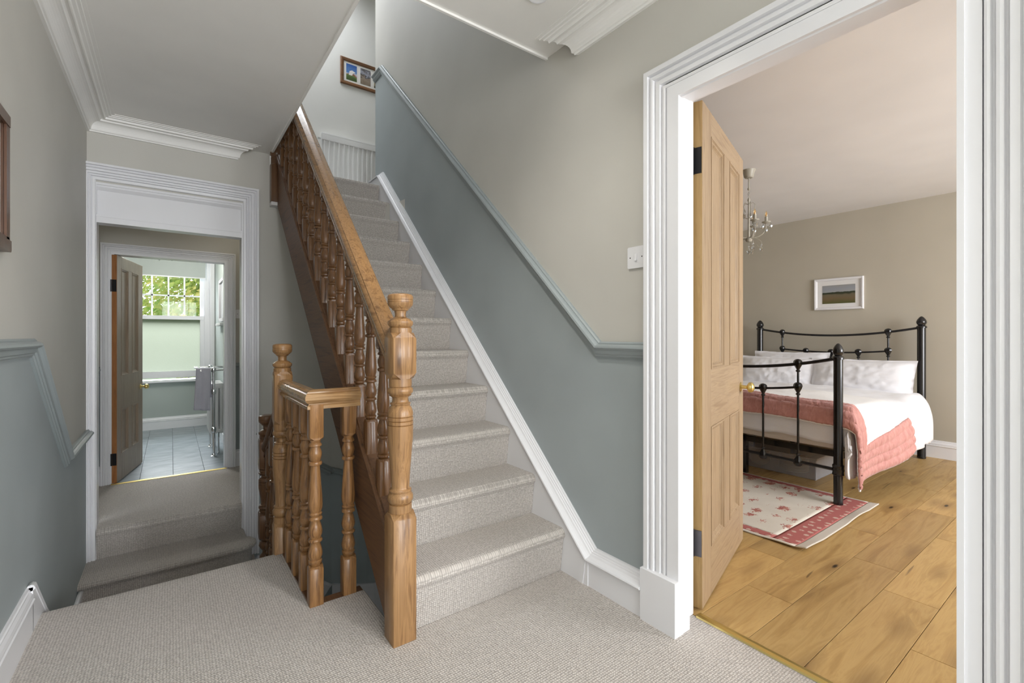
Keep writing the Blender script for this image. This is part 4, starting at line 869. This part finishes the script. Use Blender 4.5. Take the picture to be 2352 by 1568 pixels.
# mattress and covers
ma = MB().box(X0+.05, X1-.05, YA+.03, YB-.03, .342, .545, 0, .035).obj('mattress', 'linen2', loc=((X0+X1)/2, YM, .342)); tag(ma, 'pale mattress lying on the iron bed beneath the duvet', 'mattress')
def ell(o, rh, rv):
    """quarter-ellipse fall of cloth over an edge: overhang length o -> (out, drop)"""
    L = (rh+rv)*.78; a = min(1.0, o/L)*pi/2; out = rh*sin(a); dr = rv*(1-cos(a))
    return out, dr+max(0, o-L)
def drape(x, y, zt_, xe, ya, yb, rh, rv, off, foot_rh=.09, foot_rv=.14):
    ox = max(0, xe-x); oy = max(0, ya-y); oy2 = max(0, y-yb)
    X, Y = x, y; dx = dy = 0
    if ox > 0: o, dx = ell(ox, foot_rh, foot_rv); X = xe-o
    if oy > 0: o, dy = ell(oy, rh, rv); Y = ya-o
    if oy2 > 0: o, dy = ell(oy2, rh, rv); Y = yb+o
    return X, Y, zt_-max(dx, dy)-.25*min(dx, dy)
def fall(x): t = min(1, max(0, (x-3.5)/1.0)); e = min(1, max(0, (x-4.45)/.7)); return .05+.165*t*t*(3-2*t)-.10*e*e*(3-2*e)
def duvet_fn(u, v):
    x = 3.30+(5.20-3.30)*u; y = .74+(3.02-.74)*v
    puff = .030*sin(pi*min(1, max(0, (y-1.0)/1.7)))
    X, Y, z = drape(x, y, .595+puff, 3.565, 1.15, 2.57, fall(x), .26, 0)
    z += .012*noise.noise(Vector((x*4, y*5, 1)))+.006*noise.noise(Vector((x*15, y*11, 2)))
    o = max(0, 1.15-y); Y += .022*noise.noise(Vector((x*7, 0, 5)))*min(1, o*5)+.006*sin(x*17)*min(1, o*3)
    X += .016*noise.noise(Vector((y*7, 3, 5)))*min(1, max(0, 3.565-x)*6)
    if Y > YB+.10: Y = YB+.10+(Y-YB-.10)*.4
    return (max(X, X0+.022) if (YA-.05 < Y < YB) else X, Y, max(z, .20))
du = MB().grid(90, 110, duvet_fn).obj('duvet', 'linen', recalc=False); md = du.modifiers.new('thick', 'SOLIDIFY'); md.thickness = .02; md.offset = -1
tag(du, 'white cotton duvet spread over the iron bed and hanging down its side', 'duvet')
# quilt with ruched pink border and white centre
QX0, QX1, QY0, QY1 = 3.42, 4.15, .60, 2.60
bwx, bwy = .20, .225
def quilt_fn(u, v):
    x = QX0+(QX1-QX0)*u; q0 = 1.13-.46+.05*min(1, max(0, (x-3.5)/.65)); y = q0+(QY1-q0)*v
    puff = .030*sin(pi*min(1, max(0, (y-1.0)/1.7)))
    X, Y, z = drape(x, y, .622+puff, 3.585, 1.13, 2.60, fall(x)+.004, .24, 0, .085, .10)
    o = max(0, 1.13-y); Y -= .012*min(1, o*8); X -= .004
    dF = x-QX0; dS = y-q0; inb = dF < bwx or dS < bwy
    n = .010*noise.noise(Vector((x*4, y*5, 1)))
    if inb:
        dd = min(dF, dS*bwx/bwy); ch = abs(sin(dd/.05*pi)); n += .010*ch+.005*noise.noise(Vector((x*60, y*60, 1)) if dF < dS else Vector((x*60, y*20, 1)))
    k = min(1, o*6)
    z += n*(1-k); Y -= n*k
    Y += .02*sin(x*9)*min(1, max(0, o-.15)*4)
    pass
    return (X, Y, max(z, .09))
def qmi(u, v): return 1 if ((QX1-QX0)*u < bwx or 1.95*v < bwy) else 0
qt = thing('quilt', (3.8, 1.9, .6), 'white quilt with a ruched pink border folded over the foot of the bed', 'quilt')
full = MB().grid(100, 220, quilt_fn, mif=qmi)
for nm, mi_, mt in (('quilt_centre', 0, 'quilt_white'), ('quilt_border', 1, 'quilt_pink')):
    b = MB(); b.v = full.v; sel = [i for i, m_ in enumerate(full.m) if m_ == mi_]; b.f = [full.f[i] for i in sel]; b.m = [0]*len(sel); b.sm = [True]*len(sel)
    o = b.obj(nm, mt, qt, recalc=False, sharp=180); bm = bmesh.new(); bm.from_mesh(o.data); bmesh.ops.delete(bm, geom=[v_ for v_ in bm.verts if not v_.link_faces], context='VERTS'); bm.to_mesh(o.data); bm.free()
    md = o.modifiers.new('thick', 'SOLIDIFY'); md.thickness = .012; md.offset = 1
edge = [quilt_fn(0, v/60) for v in range(61)]; edge2 = [quilt_fn(u/40, 0) for u in range(41)]; edge3 = [quilt_fn(1, v/60) for v in range(61)]
MB().tube([(x-.003, y, z-.004) for x, y, z in edge], .0065, 6).tube([(x, y-.004, z-.003) for x, y, z in edge2], .0065, 6).tube(edge3, .006, 6).obj('piping', 'quilt_white', qt)
# pillows leaning on the headboard
def pillow(name, cx, cy, cz, L, H, T, tilt, yaw, label, seed, mat='linen'):
    Rm = Matrix.Translation((cx, cy, cz)) @ Matrix.Rotation(yaw, 4, 'Z') @ Matrix.Rotation(tilt, 4, 'Y')
    def side(s):
        def fn(u, v):
            a = 2*u-1; c = 2*v-1
            k = (max(0, 1-abs(a/.93)**3.2)*max(0, 1-abs(c/.90)**2.6))**.55 if abs(a) < .93 and abs(c) < .9 else 0
            yy = a*L/2*(1+.03*c*c*abs(a)); zz = c*H/2*(1+.05*a*a*abs(c))
            n = noise.noise(Vector((a*3+seed, c*4, s)))*.010+noise.noise(Vector((a*9+seed, c*5+a*4, s+4)))*.011+noise.noise(Vector((a*16+seed+c*5, c*7, s+8)))*.006
            w_ = noise.noise(Vector((a*5+seed, c*5, 9)))*.012*(1-k)
            return Rm @ Vector((s*(T/2*k+.003+n*k)+w_, yy, zz+w_*.6))
        return fn
    b = MB().grid(44, 30, side(-1)).grid(44, 30, side(1)); o = b.obj(name, mat, loc=(cx, cy, cz), sharp=180); tag(o, label, 'pillow'); return o
pillow('pillow', 5.13, 1.555, .705, .80, .36, .19, radians(24), 0, 'front white pillow on the side of the bed nearer the skirting board', 1)
pillow('pillow', 5.12, 2.28, .705, .74, .36, .19, radians(26), radians(3), 'front white pillow on the bedside table side of the bed', 5)
pillow('pillow', 5.285, 1.56, .70, .72, .34, .13, radians(14), 0, 'rear white pillow behind the pillow nearer the skirting board', 8)
pillow('pillow', 5.27, 2.215, .735, .72, .38, .13, radians(14), 0, 'rear cream pillow behind the pillow on the bedside table side', 11)
# clear storage box with crockery
bx = thing('storage_box', (4.15, 1.79, 0), 'clear plastic storage box full of cream crockery under the bed', 'storage box')
xa, xb, ya, yb, hb = 3.93, 4.36, 1.46, 2.13, .165
b = MB(); t_ = .003
for (a0, a1, c0, c1) in ((xa, xa+t_, ya, yb), (xb-t_, xb, ya, yb), (xa, xb, ya, ya+t_), (xa, xb, yb-t_, yb)): b.box(a0, a1, c0, c1, .002, hb)
b.box(xa, xb, ya, yb, .002, .005); b.obj('body', 'boxplastic', bx)
b = MB(); rect_frame(b, xa-.012, xb+.012, ya-.012, yb+.012, .014, XY(hb-.012), .014, [(0, 0), (0, .014), (.014, .014), (.014, 0)]); b.obj('rim', 'boxplastic', bx)
for (x, y) in ((xa, ya), (xa, yb), (xb, ya), (xb, yb)): MB().box(x-.006, x+.006, y-.006, y+.006, .0, hb-.012, 0, .003).obj('corner_rib', 'boxplastic', bx)
plate = MB().lathe([(0, .055), (.003, .058), (.006, .075), (.013, .098), (.016, .104), (.018, .104), (.015, .097), (.008, .073), (.005, .055), (.0045, .001)], 0, 0, 24).mesh('plate', 'cream', sharp=60)
bowl = MB().lathe([(0, .032), (.004, .036), (.016, .058), (.034, .074), (.046, .080), (.048, .080), (.034, .070), (.016, .052), (.008, .03), (.007, .001)], 0, 0, 24).mesh('bowl', 'cream', sharp=60)
for i in range(10):
    o = bpy.data.objects.new('plate', plate); COL.objects.link(o); o.location = (4.06, 1.665, .006+i*.0105); tag(o, 'cream plate in the stack nearer the end of the clear storage box', 'plate', 'cream plates stacked in the storage box')
for i in range(6):
    o = bpy.data.objects.new('bowl', bowl); COL.objects.link(o); o.location = (4.04, 1.925, .006+i*.0135); tag(o, 'cream bowl in the stack beside the plates in the storage box', 'bowl', 'cream bowls stacked in the storage box')
# rug
RX0, RX1, RY0, RY1 = 2.59, 3.69, 1.005, 2.55
ru = thing('floral_rug', ((RX0+RX1)/2, (RY0+RY1)/2, 0), 'cream floral rug with red border lying at the foot of the bed', 'rug')
def rz(x, y):
    e = max(0, .06-(y-RY0))/.06; w_ = .010*e*max(0, sin((x-RX0)*9+1.2))+.006*e
    e2 = max(0, .10-(x-RX0))/.10; return .006+w_+.008*e2*max(0, sin((y-RY0)*11+.5))
def rgrid(x0, x1, y0, y1, nu, nv): return MB().grid(nu, nv, lambda u, v: (x0+(x1-x0)*u+ (.012*sin((y0+(y1-y0)*v)*6) if False else 0), y0+(y1-y0)*v, rz(x0+(x1-x0)*u, y0+(y1-y0)*v)))
for nm, mt, rr in (('rug_field', 'rug', (RX0+.085, RX1-.075, RY0+.175, RY1)), ('rug_border', 'rug_border', (RX0+.022, RX1-.018, RY0+.055, RY0+.175)), ('rug_border', 'rug_border', (RX0+.022, RX0+.085, RY0+.175, RY1)), ('rug_border', 'rug_border', (RX1-.075, RX1-.018, RY0+.175, RY1)), ('rug_edge', 'rug_back', (RX0, RX1, RY0, RY0+.055)), ('rug_edge', 'rug_back', (RX0, RX0+.022, RY0+.055, RY1)), ('rug_edge', 'rug_back', (RX1-.018, RX1, RY0+.055, RY1))):
    o = rgrid(*rr, 50 if rr[1]-rr[0] > .2 else 4, 50 if rr[3]-rr[2] > .2 else 8).obj(nm, mt, ru, recalc=False); md = o.modifiers.new('thick', 'SOLIDIFY'); md.thickness = .005; md.offset = -1
# chandelier
CX, CY = 3.552, 1.775
ch = thing('chandelier', (CX, CY, BC), 'taupe metal candle chandelier with crystal drops hanging in the bedroom', 'chandelier')
MB().lathe([(BC-.062, .006), (BC-.060, .026), (BC-.052, .034), (BC-.02, .040), (BC-.006, .047), (BC-.0005, .048)], CX, CY, 20).obj('ceiling_rose', 'chand', ch)
MB().tube([(CX, CY, BC-.06), (CX, CY, 2.215)], .005, 8).lathe([(2.205, .004), (2.21, .009), (2.222, .009), (2.228, .005)], CX, CY, 12).obj('rod', 'chand', ch)
for i in range(3):
    zc = 2.198-.018*i; a = pi/2*(i % 2); MB().tube([(CX+.006*cos(t)*cos(a), CY+.006*cos(t)*sin(a), zc+.011*sin(t)) for t in [2*pi*j/14 for j in range(14)]], .0018, 6, closed=True).obj('chain_link', 'chand', ch)
MB().lathe([(1.81, .004), (1.815, .018), (1.83, .026), (1.845, .02), (1.85, .008), (1.98, .0065), (2.02, .009), (2.03, .006), (2.12, .006), (2.13, .010), (2.145, .006), (2.15, .002)], CX, CY, 16).obj('stem', 'chand', ch)
drop_m = MB().lathe([(-.046, .0005), (-.034, .009), (-.022, .013), (-.012, .008), (0, .0015), (.004, .0015)], 0, 0, 7, smooth=False).mesh('crystal_drop', 'crystal')
bead = MB().lathe([(-.008, .001), (-.004, .006), (.002, .006), (.007, .001)], 0, 0, 8, smooth=False).mesh('crystal_bead', 'crystal')
for kk in range(5):
    a = radians(-62+72*kk); P = lambda r, z: (CX+r*cos(a), CY+r*sin(a), z)
    arm = MB().tube([P(.012, 1.845), P(.035, 1.842), P(.065, 1.848), P(.092, 1.866), P(.110, 1.893), P(.117, 1.925), P(.117, 1.945)], .0038, 8)
    arm.tube([P(.035, 1.842), P(.06, 1.83), P(.082, 1.81), P(.088, 1.785), P(.076, 1.768), P(.062, 1.772), P(.056, 1.786)], .0022, 6)
    arm.tube([P(.006, 2.10), P(.03, 2.112), P(.042, 2.095), P(.040, 2.065), P(.028, 2.045)], .0022, 6).tube([P(.006, 1.99), P(.03, 2.0), P(.045, 2.03), P(.043, 2.06)], .0020, 6); am = arm.obj('arm', 'chand', ch)
    cx_, cy_, _ = P(.117, 0); MB().lathe([(1.938, .004), (1.944, .018), (1.950, .030), (1.954, .031), (1.950, .02), (1.949, .001)], cx_, cy_, 14).lathe([(1.950, .011), (1.992, .011), (1.993, .002)], cx_, cy_, 12).obj('candle_cup', 'chand', am)
    MB().lathe([(1.992, .006), (1.998, .0095), (2.008, .0105), (2.020, .008), (2.032, .0035), (2.038, .0005)], cx_, cy_, 12).obj('bulb', 'bulb', am); MB().lathe([(1.996, .002), (2.006, .0045), (2.022, .0035), (2.026, .001)], cx_, cy_, 8).obj('filament', 'filament', am)
    for (r, z) in ((.147, 1.945), (.117, 1.915), (.092, 1.945), (.085, 1.775), (.04, 2.04)):
        p = P(r, z); inst(drop_m, 'crystal_drop', am, p); 
    inst(bead, 'crystal_bead', am, P(.085, 1.785))
MB().lathe([(1.79, .0015), (1.81, .0015)], CX, CY, 6).obj('hook', 'chand', ch); inst(bead, 'crystal_bead', ch, (CX, CY, 1.78)); inst(drop_m, 'crystal_drop', ch, (CX, CY, 1.768), None, (1.3, 1.3, 1.2))
# bedside table and wardrobe, mostly behind the door
bt = thing('bedside_table', (5.3, 2.9, 0), 'small brown wooden bedside table by the headboard behind the door', 'bedside table')
MB().box(5.06, 5.52, 2.67, 3.10, .60, .63, 0, .004).obj('top', 'frame_oak', bt); MB().box(5.09, 5.51, 2.69, 3.08, .40, .60, 0, .003).obj('body', 'frame_oak', bt); MB().box(5.08, 5.09, 2.71, 3.06, .42, .58, 0, .003).obj('drawer', 'frame_oak', bt)
for x in (5.10, 5.48):
    for y in (2.70, 3.05): MB().box(x, x+.03, y, y+.03, 0, .40).obj('leg', 'frame_oak', bt)
wr = thing('wardrobe', (2.5, 2.8, 0), 'tall dark brown wardrobe glimpsed through the gap beside the door hinges', 'wardrobe')
MB().box(1.95, 3.25, 2.66, 3.18, .06, 2.0, 0, .004).obj('body', 'wardrobe', wr); MB().box(1.92, 3.28, 2.63, 3.19, 2.0, 2.06, 0, .006).obj('cornice', 'wardrobe', wr); MB().box(1.95, 3.25, 2.67, 3.18, 0, .06).obj('plinth', 'wardrobe', wr)
for xa_, xb_ in ((1.97, 2.595), (2.605, 3.23)): d_ = MB().box(xa_, xb_, 2.64, 2.66, .1, 1.97, 0, .004).obj('door', 'wardrobe', wr)

# ------------------------------------------------------------------ lamps
def lamp_light(name, kind, loc, power, color, parent, **kw):
    l = bpy.data.lights.new(name, kind); l.energy = power; l.color = color
    for k_, v_ in kw.items(): setattr(l, k_, v_)
    o = bpy.data.objects.new(name, l); COL.objects.link(o); o.parent = parent; b_ = WORLD[parent.name]; o.location = tuple(a-c for a, c in zip(loc, b_)); return o
glow = NT('lamp_glow'); glow.b.inputs['Emission Color'].default_value = (1, .9, .72, 1); glow.b.inputs['Emission Strength'].default_value = 4; M['glow'] = glow.m
ring_m = MB().lathe([(-.004, .030), (-.006, .034), (-.006, .040), (-.002, .045), (0, .045), (0, .030)], 0, 0, 24).mesh('rim', 'white'); lens_m = MB().lathe([(-.002, .030), (0, .030)], 0, 0, 24).mesh('lens', 'glow')
for (x, y, pw_, where) in ((1.21, 1.462, 1.0, 'nearest the stair opening'), (.70, 1.27, 13, 'added as fill over the foot of the stairs'), (.20, -.75, 9, 'added as fill above the viewer'), (.40, -2.2, 9, 'added as fill towards the rear window')):  # only the first is a known fitting; the rest are added fill
    dl = thing('downlight', (x, y, CZ), 'small round recessed ceiling downlight '+where, 'light', 'recessed downlights in the landing ceiling')
    inst(ring_m, 'rim', dl, (x, y, CZ)); inst(lens_m, 'lens', dl, (x, y, CZ))
    lamp_light('downlight_beam', 'SPOT', (x, y, CZ-.012), pw_*3.2, (1, .95, .87), dl, spot_size=radians(140), spot_blend=.9, shadow_soft_size=.05)
lamp_light('bathroom_bulbs', 'POINT', (-.08, 6.4, 2.13), 44, (1, .97, .92), cl, shadow_soft_size=.08)
pl = thing('corridor_ceiling_light', (.45, 4.6, 2.25), 'round opal ceiling light of the rear corridor', 'light')
MB().lathe([(2.19, .002), (2.195, .06), (2.215, .095), (2.24, .10), (2.2495, .10)], .45, 4.6, 24).obj('opal_bowl', 'glow', pl)
lamp_light('corridor_bulb', 'POINT', (.45, 4.6, 2.12), .5, (1, .88, .66), pl, shadow_soft_size=.08)

# ------------------------------------------------------------------ windows out of view, garden
def simple_window(n, x0, x1, z0, z1, y, s, label):
    wn = thing('window_%d' % n, ((x0+x1)/2, y, z0)); struct(wn, label, 'window'); b = MB(); f = lambda x, z, q: (x, y-s*q, z)
    for r in ((x0, x0+.05, z0, z1), (x1-.05, x1, z0, z1), (x0, x1, z0, z0+.05), (x0, x1, z1-.05, z1), (x0, x1, (z0+z1)/2-.02, (z0+z1)/2+.02), ((x0+x1)/2-.015, (x0+x1)/2+.015, z0, z1)): b.prism([(r[0], r[2]), (r[1], r[2]), (r[1], r[3]), (r[0], r[3])], f, .03, .08)
    b.obj('window_frame', 'white', wn); MB().prism([(x0, z0), (x1, z0), (x1, z1), (x0, z1)], f, .054, .058).obj('pane', 'glass', wn)
simple_window(2, -.28, 1.28, .55, 2.3, HB, 1, 'white sash window lighting the landing behind the viewer')
simple_window(3, 2.65, 4.85, .5, 2.25, BY0, 1, 'wide white window lighting the bedroom beyond the door frame')
wn = thing('window_4', (.75, 4.5, 4.75)); struct(wn, 'white roof light above the upper half landing', 'window')
b = MB()
for r in ((.15, .20, 4.2, 4.8), (1.30, 1.35, 4.2, 4.8), (.15, 1.35, 4.2, 4.25), (.15, 1.35, 4.75, 4.8)): b.box(*r, 4.74, 4.80)
b.obj('window_frame', 'white', wn); MB().box(.15, 1.35, 4.2, 4.8, 4.765, 4.770).obj('pane', 'glass', wn)
wn = thing('window_5', (XR, -1.7, .65)); struct(wn, 'white side window added behind the viewer to light the left wall', 'window')  # unseen window, added for its light
b = MB()
for r in ((-2.45, -2.40, .65, 2.25), (-1.0, -.95, .65, 2.25), (-2.45, -.95, .65, .70), (-2.45, -.95, 2.20, 2.25), (-2.45, -.95, 1.43, 1.47)): b.box(XR+.02, XR+.07, *r)
b.obj('window_frame', 'white', wn); MB().box(XR+.043, XR+.047, -2.45, -.95, .65, 2.25).obj('pane', 'glass', wn)
struct(MB().box(-30, 30, 8.2, 60, -3.2, -3.0).obj('ground', 'grass'))
rnd = random.Random(11)
def garden_tree(x, y, zc, rx, rz_, n, label):
    t = thing('garden_tree', (x, y, -3), label, 'tree', 'trees beyond the bathroom window')
    MB().tube([(x, y, -3), (x+.1, y, -1), (x, y+.1, 1), (x+.2, y, zc)], [.22, .18, .13, .06], 8).obj('trunk', 'bark', t)
    b = MB()
    for _ in range(n):
        while True:
            p = Vector((rnd.uniform(-1, 1), rnd.uniform(-1, 1), rnd.uniform(-1, 1)))
            if p.length < 1 and noise.noise(p*2.6+Vector((x, y, 0))) > -.10: break
        c = Vector((x+p.x*rx, y+p.y*rx, zc+p.z*rz_)); s = rnd.uniform(.05, .10); n1 = Vector((rnd.gauss(0, 1), rnd.gauss(0, 1), rnd.gauss(0, 1))).normalized(); u = n1.orthogonal().normalized()*s; w_ = n1.cross(u).normalized()*s*.5
        b.add([c-u, c+w_, c+u, c-w_], [(0, 1, 2, 3)])
    o = b.obj('foliage', 'leaf', t, recalc=False); o['kind'] = 'stuff'
garden_tree(.85, 14.0, 1.7, 1.45, 1.9, 5200, 'yellow green tree behind the right side of the bathroom window')
garden_tree(-1.5, 18.5, 1.9, 2.1, 2.3, 6000, 'loose green tree behind the left side of the bathroom window')
garden_tree(.4, 24.0, 1.6, 2.5, 2.2, 5200, 'pale green tree furthest off behind the middle of the bathroom window')
